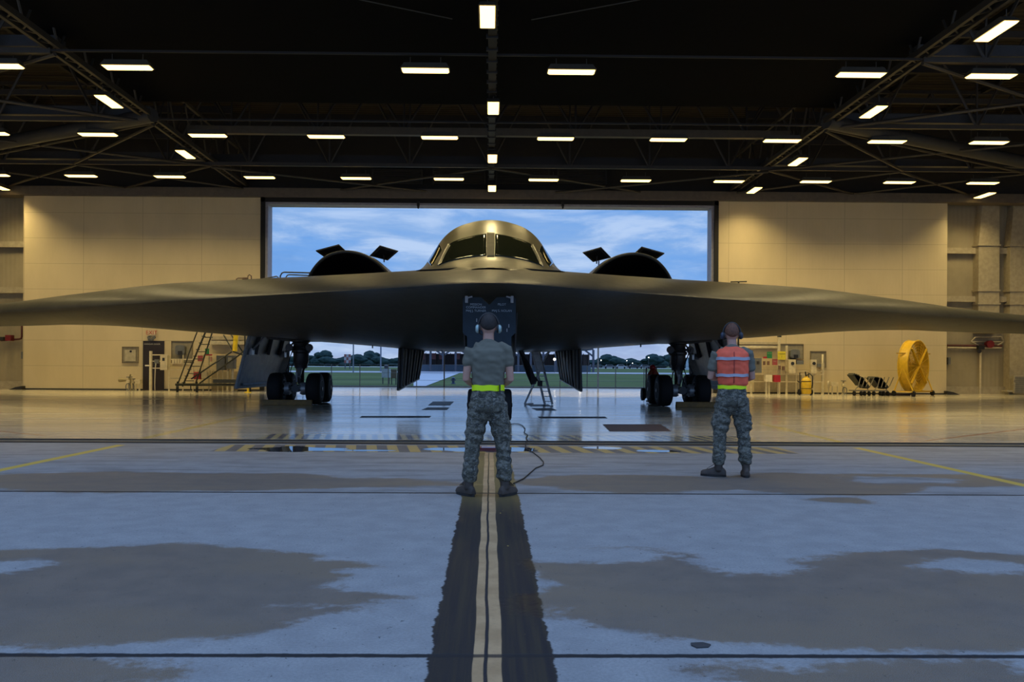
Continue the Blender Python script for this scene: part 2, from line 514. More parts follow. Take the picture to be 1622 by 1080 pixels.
# ---- outside beyond the hangar: slab, grass, far taxiway
mp, t = newmat('rear_apron_wet')
c, x, y = mark_nodes(t)
n = t.noise(t.comb(t.m('MULTIPLY', x, .2), y, 0), 1.2, 5, .6)
t.pbr(t.mix(n, (.30, .29, .28), (.40, .39, .38)), t.m('MULTIPLY_ADD', n, .3, .35), 0, .5)
b = MB(); b.add([(-80, YW + 2, -.01), (80, YW + 2, -.01), (80, 47.6, -.01), (-80, 47.6, -.01)], [(0, 1, 2, 3)])
b.build('apron_rear', mp, kind='structure')
mgr, t = newmat('field_grass')
c, x, y = mark_nodes(t)
n = t.noise(t.comb(t.m('MULTIPLY', x, .25), t.m('MULTIPLY', y, .5), 0), .22, 7, .6); n2 = t.noise(c, 3, 5, .7)
gcol = t.mix(t.step(n, .35, .65), (.075, .112, .035), (.125, .16, .06))
gcol = t.mix(t.m('MULTIPLY', n2, .35), gcol, (.055, .08, .03))
t.pbr(gcol, .95, 0, .1, t.bump(n2, .5, .1))
b = MB(); b.add([(-700, 46.5, -.03), (700, 46.5, -.03), (900, 1200, -.03), (-900, 1200, -.03)], [(0, 1, 2, 3)])
b.build('grass_field', mgr, kind='structure')
mtx = mat('taxiway_concrete', (.36, .37, .40), .5, scale=.3)
b = MB(); b.add([(-400, 128, -.02), (400, 128, -.02), (400, 150, -.02), (-400, 150, -.02)], [(0, 1, 2, 3)])
b.add([(-400, 330, -.01), (400, 330, -.01), (400, 385, -.01), (-400, 385, -.01)], [(0, 1, 2, 3)])
b.build('far_taxiway', mtx, kind='structure')
b = MB(); P = [gr(655, 613), gr(672, 612), gr(735, 588), gr(800, 580.2), gr(655, 580.2)]
b.add([(p.x, p.y, -.005) for p in P], [tuple(range(5))])
b.build('service_road', mat('wet_road', (.42, .44, .50), .3, scale=.5), kind='structure')

# ---- far wall of two sliding door leaves and the recessed bays beyond them
mw, t = newmat('wall_panels')
c = t.obj(); x, y, z = t.xyz(c)
def seam(v, period, off, hw):
    f = t.m('FRACT', t.m('DIVIDE', t.m('SUBTRACT', v, off), period))
    return t.m('LESS_THAN', t.m('ABSOLUTE', t.m('SUBTRACT', f, .5)), hw / period)
XL0 = at(37, 450, YW).x; XL1 = at(413, 450, YW).x; XR0 = at(1137, 450, YW).x; XR1 = at(1500, 450, YW).x
ZT = at(776, 316, YW).z; ZO = at(776, 326, YW).z; XO0 = at(424, 400, YW).x; XO1 = at(1127, 400, YW).x
s1 = seam(x, 2.745, at(132, 450, YW).x - 2.745 / 2, .014); s2 = seam(z, 1.19, at(40, 417, YW).z - 1.19 / 2, .011)
sm = t.m('MAXIMUM', s1, s2)
n = t.noise(t.comb(x, y, t.m('MULTIPLY', z, .35)), .8, 6, .6)
rib = t.m('SINE', t.m('MULTIPLY', x, 42.0))
wc = t.mix(t.step(n, .3, .7), (.56, .46, .275), (.62, .51, .31))
wc = t.mix(t.m('MULTIPLY', sm, .42), wc, (.24, .19, .11))
t.pbr(wc, .5, 0, .4, t.bump(t.m('SUBTRACT', t.m('MULTIPLY', rib, .25), t.m('MULTIPLY', sm, 3)), .25, .01))
b = MB(); b.box(XL0, XL1, YW, YW + .35, .06, ZT)
b.build('wall_back_left', mw, kind='structure')
b = MB(); b.box(XR0, XR1, YW, YW + .35, .06, ZT)
b.build('wall_back_right', mw, kind='structure')
frm = mat('door_frame_black', (.008, .008, .008), .8)
b = MB(); b.box(XL1, XO0 - .12, YW - .1, YW + .5, 0, ZO + .35); b.build('trim_4', frm, kind='structure')
b = MB(); b.box(XO1 + .12, XR0, YW - .1, YW + .5, 0, ZO + .35); b.build('trim_5', frm, kind='structure')
b = MB(); b.box(XL1, XR0, YW - .1, YW + .5, ZO + .1, ZO + .42); b.build('trim_6', frm, kind='structure')
jam = mat('jamb_pale', (.30, .29, .32), .5)
b = MB(); b.box(XO0 - .12, XO0, YW + .02, YW + .8, 0, ZO); b.box(XO1, XO1 + .12, YW + .02, YW + .8, 0, ZO); b.box(XO0 - .12, XO1 + .12, YW + .02, YW + .8, ZO, ZO + .1)
b.build('door_1', jam, kind='structure')
# baseboard seal under the leaves
b = MB(); b.box(XL0, XL1, YW - .02, YW + .3, 0, .06); b.box(XR0, XR1, YW - .02, YW + .3, 0, .06)
b.build('baseboard_back', blk, kind='structure')
# lintel band and wall above
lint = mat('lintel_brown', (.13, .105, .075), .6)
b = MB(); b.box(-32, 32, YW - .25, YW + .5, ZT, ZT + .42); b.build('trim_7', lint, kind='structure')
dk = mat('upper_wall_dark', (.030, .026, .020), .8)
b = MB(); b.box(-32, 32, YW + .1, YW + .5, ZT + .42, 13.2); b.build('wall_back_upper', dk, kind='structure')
for px, lb in ((662.5, 'left'), (891.5, 'right')):
    q = at(px, 324.5, YW - .2); bq = MB(); bq.cbox((q.x, YW - .2, q.z + .05), .12, .14, .22); bq.lathe((q.x, YW - .2, q.z - .06), (0, 0, -1), [(0, .05), (.10, .04), (.12, .015)], 10)
    bq.build('door_sensor', mat('black_rubber'), label='small black fitting hanging from the top of the opening, the %s one of two' % lb, cat='fitting')
# louvre panels in the upper wall either side of the centre
for i, (px0, px1) in enumerate([(590, 668), (686, 768), (786, 870), (884, 960)]):
    a = at(px0, 300, YW - .05); c_ = at(px1, 269, YW - .05)
    b = MB()
    for k in range(9):
        zz_ = a.z + .3 + (c_.z - a.z - .3) * k / 8
        b.cbox(((a.x + c_.x) / 2, YW, zz_), c_.x - a.x, .1, .05)
    b.box(a.x - .04, a.x + .04, YW - .08, YW + .1, a.z + .25, c_.z); b.box(c_.x - .04, c_.x + .04, YW - .08, YW + .1, a.z + .25, c_.z)
    b.build('trim_%d' % (8 + i), mat('louvre', (.05, .045, .035), .6), kind='structure')
# recessed bays left and right
mb_, t = newmat('recess_sheeting')
c = t.obj(); x, y, z = t.xyz(c)
rib = t.m('SINE', t.m('MULTIPLY', x, 30.0)); n = t.noise(c, .7, 6, .6)
wc = t.mix(t.step(n, .3, .7), (.28, .235, .15), (.35, .295, .19))
t.pbr(wc, .55, 0, .3, t.bump(rib, .25, .015))
YB = YW + 1.2
b = MB(); b.box(-32, XL0 + .3, YB, YB + .2, 0, 10); b.build('wall_back_left_bay', mb_, kind='structure')
b = MB(); b.box(XR1 - .3, 32, YB, YB + .2, 0, 10); b.build('wall_back_right_bay', mb_, kind='structure')
b = MB(); b.box(XL0 + .25, XL0 + .33, YW + .3, YB, 0, 10); b.box(XR1 - .33, XR1 - .25, YW + .3, YB, 0, 10); b.build('wall_back_return', mb_, kind='structure')
girt = mat('girt_cream', (.38, .32, .21), .5)
for sx, x0, x1, rows in ((-1, -31.8, XL0 + .25, (388, 460)), (1, XR1 - .25, 31.8, (398, 474))):
    for r in rows:
        zc = at(20 if sx < 0 else 1530, r, YB).z
        b = MB(); b.box(x0, x1, YB - .22, YB, zc - .10, zc + .10); b.box(x0, x1, YB - .245, YB - .22, zc - .14, zc + .14)
        b.build('trim_%d' % (20 + rows.index(r) + (0 if sx < 0 else 2)), girt, kind='structure')
b = MB(); b.box(-31.8, XL0 + .2, YB - .14, YB, 0, .35); b.box(XR1 - .2, 31.8, YB - .14, YB, 0, .35); b.build('baseboard_bays', girt, kind='structure')
# ducts or boxed columns on the right
def column(px0, px1, name, zb):
    y0 = YB - .5
    a = at(px0, 450, y0).x; c_ = at(px1, 450, y0).x
    b = MB(); zt = at(1560, 388, y0).z
    b.box(a, c_, y0, YB, zb, zt)
    # haunch widening to the rafter
    b.add([(a, y0, zt), (c_, y0, zt), (c_, YB, zt), (a, YB, zt), (a + .25, y0 - 0, 10.2), (c_ - .05, y0, 10.2), (c_ - .05, YB, 10.2), (a + .25, YB, 10.2)],
          [(0, 1, 5, 4), (1, 2, 6, 5), (2, 3, 7, 6), (3, 0, 4, 7), (4, 5, 6, 7)])
    for r in (388, 460, 481):
        z_ = at(1560, r, y0).z
        b.box(a - .05, c_ + .05, y0 - .05, YB, z_ - .04, z_ + .04)
    return b.build(name, girt, kind='structure')
column(1550, 1583, 'column', 2.95)
column(1600, 1650, 'column', 0)
# side and front walls, ceiling
mside = mat('side_sheeting', (.40, .34, .22), .6)
for sx, nm in ((-1, 'wall_left'), (1, 'wall_right')):
    b = MB(); b.box(min(31.8 * sx, 32.1 * sx), max(31.8 * sx, 32.1 * sx), YD, YB + .2, 0, 13.2)
    b.build(nm, mside, kind='structure')
b = MB(); b.box(-32, 32, YD - .2, YD + .1, 10.8, 14.2); b.build('wall_front_header', mside, kind='structure')
mc, t = newmat('roof_deck')
c = t.obj(); x, y, z = t.xyz(c)
rib = t.m('SINE', t.m('MULTIPLY', y, 20.0))
t.pbr(t.mix(t.step(rib, -.2, .6), (.020, .016, .011), (.045, .036, .024)), .7, 0, .3, t.bump(rib, .5, .03))
b = MB(); b.box(-32, 32, YD, YW + 1.6, 13.0, 13.2); b.build('ceiling', mc, kind='structure')
# black soffit over the bay (a flat near-black panel between the long trusses)
XB0 = -12.05; XB1 = 12.0; YBK = 28.9; ZB = 10.1
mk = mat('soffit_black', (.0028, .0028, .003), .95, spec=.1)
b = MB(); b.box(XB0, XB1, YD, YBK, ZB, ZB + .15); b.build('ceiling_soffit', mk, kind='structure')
# roof steel
stl = mat('roof_steel', (.045, .038, .028), .5, .1)
stl2 = mat('roof_steel_dark', (.022, .019, .015), .6, .1)
def chord(a, b_, w_, h_, mt=stl, name='roof_beam'):
    q = MB(); q.beam(a, b_, w_, h_); return q.build(name, mt, kind='structure')
def truss(p, q, ztop, zbot, n, mt=stl, r=.045, cw=.14, name='roof_truss'):
    """planar truss from p to q (x, y pairs)"""
    b = MB()
    P = Vector((p[0], p[1], 0)); Q = Vector((q[0], q[1], 0))
    T = Vector((0, 0, ztop)); B = Vector((0, 0, zbot))
    b.beam(P + T, Q + T, cw, cw); b.beam(P + B, Q + B, cw, cw)
    for i in range(n):
        a = P.lerp(Q, i / n); m_ = P.lerp(Q, (i + .5) / n); c_ = P.lerp(Q, (i + 1) / n)
        b.tube([a + T, m_ + B], r, 5); b.tube([m_ + B, c_ + T], r, 5)
        b.tube([m_ + B, m_ + T], r * .8, 5)
    return b.build(name, mt, kind='structure')
HB = CAMZ + 8.2
# long trusses running away from the camera at both edges of the soffit and on the centre line
for X_ in (-11.55, 11.45):
    b = MB()
    for dx in (-.16, .16):
        b.beam((X_ + dx, YD + .2, HB + .1), (X_ + dx, YW, HB + .1), .10, .16)
    k = YD + .4
    while k < YW:
        b.beam((X_ - .16, k, HB + .1), (X_ + .16, k + .35, HB + .1), .05, .06); b.beam((X_ + .16, k + .35, HB + .1), (X_ - .16, k + .7, HB + .1), .05, .06); k += .7
    b.beam((X_, YD + .2, HB + 1.6), (X_, YW, HB + 1.6), .12, .12)
    k = YD + .4
    while k < YW - 1.7:
        b.tube([(X_, k, HB + .1), (X_, k + .85, HB + 1.6)], .035, 5); b.tube([(X_, k + .85, HB + 1.6), (X_, k + 1.7, HB + .1)], .035, 5); k += 1.7
    b.build('roof_truss', stl, kind='structure')
b = MB(); b.beam((0.02, YD + .2, HB), (0.02, YW, HB), .22, .12)
k = YD + .4
while k < YW:
    b.tube([(-.11, k, HB - .02), (.13, k + .5, HB - .02)], .03, 5); b.beam((-.14, k, HB - .05), (.16, k, HB - .05), .08, .1); k += .85
b.build('roof_beam', stl2, kind='structure')
for Y_ in (22.6, 28.9, 35.2):
    for x0, x1 in ((-31.8, -11.6), (11.5, 31.8)):
        truss((x0, Y_), (x1, Y_), 12.7, HB - .02, 6, stl, .05)
        chord((x0, Y_ + .5, HB + .35), (x1, Y_ + .5, HB + .35), .5, .30, mat('roof_tube_grey', (.045, .044, .042), .5), 'roof_beam')
    if Y_ > 30:
        truss((-11.6, Y_), (11.5, Y_), 12.7, HB - .02, 7, stl, .05)
        chord((-11.6, Y_ + .6, HB + .3), (11.5, Y_ + .6, HB + .3), .3, .4, stl2)
    else:
        chord((-11.6, Y_, HB), (11.5, Y_, HB), .06, .055, stl2)
# pale girder over the rear part, seen edge on
chord((-11.4, 32.2, HB + .55), (11.3, 32.2, HB + .55), .25, .28, mat('girder_tan', (.085, .067, .04), .5))
truss((-11.4, 32.2), (11.3, 32.2), 12.7, HB + .55, 7, stl2, .05)
for Y_ in (25.7, 32.2, 38.3):
    for x0, x1 in ((-31.8, -11.6), (11.5, 31.8)):
        chord((x0, Y_, 12.6), (x1, Y_, 12.6), .2, .3, stl2)
        chord((x0, Y_, 11.4), (x1, Y_, 11.4), .12, .2, stl)
for x_ in (-28, -24.2, -20.4, -16.6, 16.6, 20.4, 24.2, 28):
    chord((x_, YD, 12.75), (x_, YW, 12.75), .15, .2, stl2)
# plan bracing: the two large tubes and the thin diagonals under the roof
gt = mat('roof_tube_grey')
b = MB(); b.tube([(-11.3, 28.6, HB + .05), (-21.8, 34.2, HB + .05)], .24, 10); b.build('roof_brace', gt, kind='structure', smooth=40)
b = MB(); b.tube([(11.3, 28.6, HB + .05), (21.8, 34.2, HB + .05)], .24, 10); b.build('roof_brace', gt, kind='structure', smooth=40)
def brace(x0, y0, x1, y1, z=HB - .1, r=.055):
    q = MB(); q.tube([(x0, y0, z), (x1, y1, z)], r, 6); q.build('roof_brace', stl, kind='structure')
for s_ in (-1, 1):
    brace(11.5 * s_, 29.0, 22.5 * s_, 35.4); brace(11.5 * s_, 29.2, 17 * s_, 35.0)
    brace(22.5 * s_, 28.9, 11.5 * s_, 35.2); brace(11.5 * s_, 22.6, 22 * s_, 28.9); brace(22 * s_, 22.6, 11.5 * s_, 28.9)
    brace(11.5 * s_, 35.2, 17 * s_, 39.8); brace(17 * s_, 35.2, 11.5 * s_, 39.8); brace(17 * s_, 35.2, 22.5 * s_, 39.8); brace(22.5 * s_, 35.2, 17 * s_, 39.8)
    brace(0, 35.2, 7 * s_, 39.8); brace(11.5 * s_, 35.2, 3 * s_, 39.8, HB - .15)
    brace(12 * s_, 16, 1 * s_, 21.5, 10.0, .015)

# ------------------------------------------------------------------ lamps
LZ = CAMZ + 7.9
m_house = mat('lamp_housing', (.10, .09, .07), .5, .3)
m_diff = glow('lamp_diffuser', (1.0, .66, .19), LAMP_POWER)
proto_lamp = {}
def lamp(x, y, along, label):
    L, W_ = 1.28, .36
    if along not in proto_lamp:
        o = thing('ceiling_lamp', (x, y, LZ), label, 'ceiling lamp', 'fluorescent lamps under the hangar roof')
        sx, sy = (L, W_) if along == 'x' else (W_, L)
        b = MB()
        z0, z1 = 0, .16
        tx, ty = sx / 2 + .02, sy / 2 + .02
        ux, uy = tx * .86, ty * .7
        b.add([(-tx, -ty, z0), (tx, -ty, z0), (tx, ty, z0), (-tx, ty, z0), (-ux, -uy, z1), (ux, -uy, z1), (ux, uy, z1), (-ux, uy, z1)],
              [(0, 1, 5, 4), (1, 2, 6, 5), (2, 3, 7, 6), (3, 0, 4, 7), (4, 5, 6, 7), (0, 3, 2, 1)])
        b.build('housing', m_house, o, local=True)
        b = MB(); ex, ey = sx / 2 - .01, sy / 2 - .02
        kx, ky = ex * (.94 if along == 'x' else .9), ey * .9
        b.add([(-ex, -ey, -.004), (ex, -ey, -.004), (ex, ey, -.004), (-ex, ey, -.004), (-kx, -ky, -.035), (kx, -ky, -.035), (kx, ky, -.035), (-kx, ky, -.035)],
              [(0, 1, 5, 4), (1, 2, 6, 5), (2, 3, 7, 6), (3, 0, 4, 7), (4, 7, 6, 5), (0, 1, 2, 3)])
        b.build('diffuser', m_diff, o, local=True)
        b = MB()
        for q in (-.4, .4):
            px, py = (q * L * .8, 0) if along == 'x' else (0, q * L * .8)
            b.tube([(px, py, .15), (px, py, HB - LZ + .05)], .012, 5)
        b.build('hanger', m_house, o, local=True)
        ld = bpy.data.lights.new('tube_light', 'AREA'); ld.shape = 'RECTANGLE'
        ld.size, ld.size_y = sx - .04, sy - .04
        ld.energy = TUBE_WATTS; ld.color = (1.0, .79, .37); ld.spread = math.radians(128)
        lo = bpy.data.objects.new('tube_light', ld); COL.objects.link(lo); lo.parent = o; lo.location = (0, 0, -.045)
        proto_lamp[along] = o
        return o
    o = copy_tree(proto_lamp[along]); o.location = (x, y, LZ); o['label'] = label
    return o
XS = [-21.1, -17.4, -13.65, -9.85, -5.75, -1.8, 2.25, 6.2, 10.2, 13.9, 17.5, 21.1]
ORD = ['first', 'second', 'third', 'fourth', 'fifth', 'sixth', 'seventh', 'eighth', 'ninth', 'tenth', 'eleventh', 'twelfth']
R1 = [-13.2, -9.75, -1.78, 2.15, 10.0, 13.55]
for i, x_ in enumerate(R1):
    lamp(x_, 22.95, 'x', 'warm white crosswise lamp, %s from the left in the nearest row under the roof' % ORD[i])
for i, x_ in enumerate(XS[1:-1]):
    lamp(x_ * (1 if abs(x_) > 9 else 1), 29.75, 'x', 'warm white crosswise lamp, %s from the left in the middle row of lamps' % ORD[i])
for i, x_ in enumerate(XS):
    lamp(x_, 36.4 if i < 9 else 36.3, 'x', 'small-looking crosswise lamp, %s from the left in the farthest row near the back wall' % ORD[i])
for i, y_ in enumerate([19.4, 26.3, 32.75, 39.0]):
    lamp([-.1, .06, .05, .05][i], min(y_, 38.3), 'y', 'lengthwise lamp on the centre line, %s from the front, in line with the cockpit' % ORD[i])
for i, y_ in enumerate([26.0, 32.5]):
    lamp(-11.6, y_, 'y', 'slanting lengthwise lamp by the left roof truss, the %s of the two' % ['nearer', 'farther'][i])
lamp(-22.3, 38.9, 'y', 'lengthwise lamp at the far left edge, above the left end of the pale wall')
for i, y_ in enumerate([19.9, 26.3, 32.8, 39.2]):
    lamp(11.85, min(y_, 38.2), 'y', 'slanting lengthwise lamp by the right roof truss, %s from the front' % ORD[i])
lamp(22.7, 38.9, 'y', 'lengthwise lamp at the far right, above the boxed columns')
# lamps of the same rows that hang above or beside the frame and light the near bay
for x_, y_ in [(-27, 22.95), (-20, 22.95), (-27, 29.75), (-27, 36.4), (20, 22.95), (27, 22.95), (27, 29.75), (27, 36.4), (-20, 16.4), (-14, 16.4), (14, 16.4), (20, 16.4)]:
    lamp(x_, y_, 'x', 'crosswise lamp of the hangar roof outside the picture')
# ================================================================== flying wing aircraft
NY = 16.5          # nose
ZC = 2.86          # chine height
T35 = math.tan(math.radians(35))
def hullmat():
    m, t = newmat('aircraft_grey')
    c = t.obj(); x, y, z = t.xyz(c)
    n = t.noise(c, .9, 6, .6); n2 = t.noise(c, 5, 5, .65)
    col = t.mix(t.step(n, .3, .7), (.044, .042, .034), (.056, .053, .042))
    col = t.mix(t.m('MULTIPLY', t.step(n2, .45, .7), .3), col, (.036, .034, .028))
    # panel lines parallel to the leading edges
    ax = t.m('ABSOLUTE', x)
    u = t.m('SUBTRACT', y, t.m('MULTIPLY', ax, T35))
    f1 = t.m('ABSOLUTE', t.m('SUBTRACT', t.m('FRACT', t.m('DIVIDE', u, 1.35)), .5))
    f2 = t.m('ABSOLUTE', t.m('SUBTRACT', t.m('FRACT', t.m('DIVIDE', t.m('ADD', ax, .6), 1.9)), .5))
    ln = t.m('MAXIMUM', t.m('LESS_THAN', f1, .006), t.m('LESS_THAN', f2, .005))
    col = t.mix(t.m('MULTIPLY', ln, .3), col, (.025, .024, .02))
    t.pbr(col, t.m('MULTIPLY_ADD', n2, .10, .34), .0, .18, t.bump(t.m('SUBTRACT', t.m('MULTIPLY', n2, .2), t.m('MULTIPLY', ln, 1)), .05, .01))
    return m
m_hull = hullmat()
m_black = mat('intake_black', (.006, .006, .006), .8, spec=.2)
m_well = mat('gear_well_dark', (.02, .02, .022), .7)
m_glass, t = newmat('cockpit_glass')
c = t.obj()
t.pbr(t.mix(t.noise(c, 1.5, 3), (.006, .008, .005), (.012, .014, .008)), .06, 0, .6)
m_gold = mat('window_frame_grey', (.20, .19, .15), .3, .4)
m_door = mat('gear_door_blue_grey', (.016, .030, .044), .5, 0., .3)
m_doorin = mat('gear_door_inner', (.20, .235, .26), .5, .1, var=.25, scale=3)
m_strut = mat('strut_dark', (.035, .035, .038), .45, .3)
m_strutg = mat('strut_grey', (.28, .28, .29), .35, .4)
m_tyre = mat('tyre_black', (.010, .010, .011), .75, spec=.3)
m_rim = mat('wheel_rim', (.06, .06, .065), .4, .5)
m_letter = mat('stencil_grey', (.40, .46, .52), .6)

bomber = thing('flying_wing_bomber', (0, NY + 6, 0), 'dark grey flying wing aircraft facing the camera and filling the hangar', 'aircraft')
def LE(ax): return NY - .12 + (math.sqrt(ax * ax + .36) - .6) * T35 + .16 * min(1, ax / 2)
TEt = [(0, 37.3), (4.6, 34.1), (8.6, 36.9), (14.8, 32.0), (24.6, 37.6), (26.2, 36.8)]
def TE(ax): return max(lerp_tab(TEt, ax), LE(ax) + .4)
TU = [(0, .80), (3, .80), (5, .81), (7, .78), (9.9, .70), (13, .52), (16, .40), (20, .34), (26.2, .22)]
DL = [(0, 1.17), (2.2, 1.13), (3.3, 1.03), (6.5, .78), (9.9, .52), (13, .31), (17, .27), (26.2, .16)]
UP = [(0, 5.6), (5, 4.6), (9, 2.6), (13, 1.6), (26.2, 1.3)]
UL = [(0, 6.6), (5, 5.4), (9, 3.6), (13, 1.9), (26.2, 1.5)]
EL = [(0, 2.5), (1.2, 2.2), (5, 1.15), (9, .85), (13, .6), (26.2, .55)]
def upper(x, s):
    ax = abs(x); C = TE(ax) - LE(ax); L = lerp_tab(UP, ax); T_ = smooth_tab(TU, ax)
    u = s / L
    if u < 1: r = math.sin(PI / 2 * u ** 0.86) ** lerp_tab([(0, .88), (7, .84), (13, .62)], ax)
    else:
        q = (s - L) / max(C - L, .1); r = 1 - q * q * (1.5 - .5 * q)
    return ZC + T_ * r
def lower(x, s):
    ax = abs(x); C = TE(ax) - LE(ax); L = lerp_tab(UL, ax); D_ = smooth_tab(DL, ax); e = lerp_tab(EL, ax)
    u = s / L
    if u < 1: r = math.sin(PI / 2 * u) ** e
    else:
        q = max(0, (s - L - .35 * (C - L)) / max(.65 * (C - L), .1)); r = 1 - q * q * (3 - 2 * q)
    return ZC - D_ * r
def hull_z(x, y): return upper(x, max(0, y - LE(abs(x))))
def belly_z(x, y): return lower(x, max(0, y - LE(abs(x))))
b = MB()
xs = []
k = 0.0
while k < 26.2:
    xs.append(k); k += .16 if k < 8 else .35
xs.append(26.2)
xs = [-v for v in xs[:0:-1]] + xs
NS = 46
for fn in (upper, lower):
    rows = []
    for x in xs:
        ax = abs(x); C = TE(ax) - LE(ax)
        rows.append([(x, LE(ax) + C * (i / NS) ** 2.3, fn(x, C * (i / NS) ** 2.3)) for i in range(NS + 1)])
    b.rings(rows, caps=False, wrap=False)
airframe = b.build('airframe', m_hull, bomber, smooth=True)

# ---- cockpit hump
GT = [(0, 1), (.05, .9985), (.11, .991), (.22, .963), (.43, .86), (.55, .735), (.63, .60), (.74, .35), (.83, .15), (.92, .045), (1, 0)]
HTOP = [(18.0, 3.34), (18.7, 3.50), (19.4, 3.70), (20.2, 4.10), (21.0, 4.50), (21.8, 4.86), (22.6, 5.12), (23.4, 5.21), (24.6, 5.18), (27, 4.86), (31, 4.15), (35, 3.4)]
HWID = [(18.0, .6), (18.7, 1.42), (19.4, 1.72), (20.2, 1.90), (21.0, 2.02), (21.8, 2.10), (22.6, 2.16), (23.4, 2.2), (24.6, 2.2), (27, 2.0), (31, 1.6), (35, 1.0)]
def hump(y, tt, off=0.0):
    """tt in -1..1 across"""
    zt = smooth_tab(HTOP, y); wd = smooth_tab(HWID, y)
    # forward part: the rows bow so the nose of the hump is round in plan
    x = tt * wd
    yy = y + (x * x) * .20 * max(0, min(1, (24 - y) / 4))
    zb = min(hull_z(x, yy), zt - .05) - .03
    z = zb + (zt - zb) * smooth_tab(GT, abs(tt))
    return Vector((x, yy, z))
b = MB()
ys = [18.0 + .14 * i for i in range(40)] + [23.7 + .5 * i for i in range(1, 23)]
rows = [[hump(y, -1 + 2 * j / 72) for j in range(73)] for y in ys]
b.rings(rows, caps=False, wrap=False)
m_canopy = mat('canopy_skin', (.085, .078, .052), .33, .3, .5, scale=2)
cockpit = b.build('cockpit', m_canopy, bomber, smooth=True)
def hump_n(y, tt):
    a = hump(y + .02, tt) - hump(y - .02, tt); c_ = hump(y, tt + .01) - hump(y, tt - .01)
    n = c_.cross(a); n.normalize()
    return n if n.z > 0 else -n
def window(corners, nm, mt, off, n=14):
    """corners in (y, x fraction): lower inner, lower outer, upper outer, upper inner"""
    b = MB(); rows = []
    A, B_, C_, D_ = corners
    for i in range(n + 1):
        f = i / n; r = []
        for j in range(n + 1):
            g = j / n
            y0 = A[0] + (B_[0] - A[0]) * g; t0 = A[1] + (B_[1] - A[1]) * g
            y1 = D_[0] + (C_[0] - D_[0]) * g; t1 = D_[1] + (C_[1] - D_[1]) * g
            yy = y0 + (y1 - y0) * f; t_ = t0 + (t1 - t0) * f
            r.append(hump(yy, t_) + hump_n(yy, t_) * off)
        rows.append(r)
    b.rings(rows, caps=False, wrap=False)
    o = b.build(nm, mt, cockpit, smooth=True)
    md = o.modifiers.new('thick', 'SOLIDIFY'); md.thickness = .012; md.offset = -1
    return o
for s_ in (-1, 1):
    window([(19.62, .055 * s_), (19.40, .69 * s_), (20.85, .49 * s_), (21.02, .052 * s_)], 'windscreen', m_glass, .014)
    window([(19.75, .765 * s_), (21.9, .78 * s_), (21.9, .63 * s_), (20.75, .60 * s_)], 'side_window', m_glass, .014)
    q = MB()
    q.tube([hump(19.38 + (20.86 - 19.38) * i / 12, (.705 + (.52 - .705) * i / 12) * s_) + Vector((0, 0, .01)) for i in range(13)], .022, 6)
    q.build('window_frame', m_gold, cockpit, smooth=True)
window([(19.55, -.048), (19.55, .048), (21.12, .048), (21.12, -.048)], 'centre_post', mat('post_matte', (.075, .070, .05), .75, spec=.15), .010)
# refuelling / probe marks on the top: small lamp blister in front of the windscreen
b = MB(); b.lathe((0, 18.35, 3.36), (0, 0, 1), [(0, .10), (.03, .09), (.05, .04)], 16)
b.build('sensor_blister', m_gold, bomber, smooth=True)
# boundary slots at the foot of the hump
for s_ in (-1, 1):
    b = MB()
    P = []
    for i in range(9):
        f = i / 8; x = s_ * (.55 + 1.15 * f); y = 18.55 + .9 * f * f
        P.append((x, y, hull_z(x, y) + .012))
    b.tube(P, [.005] + [.028] * 7 + [.005], 6)
    b.build('air_slot', m_black, bomber, smooth=True)

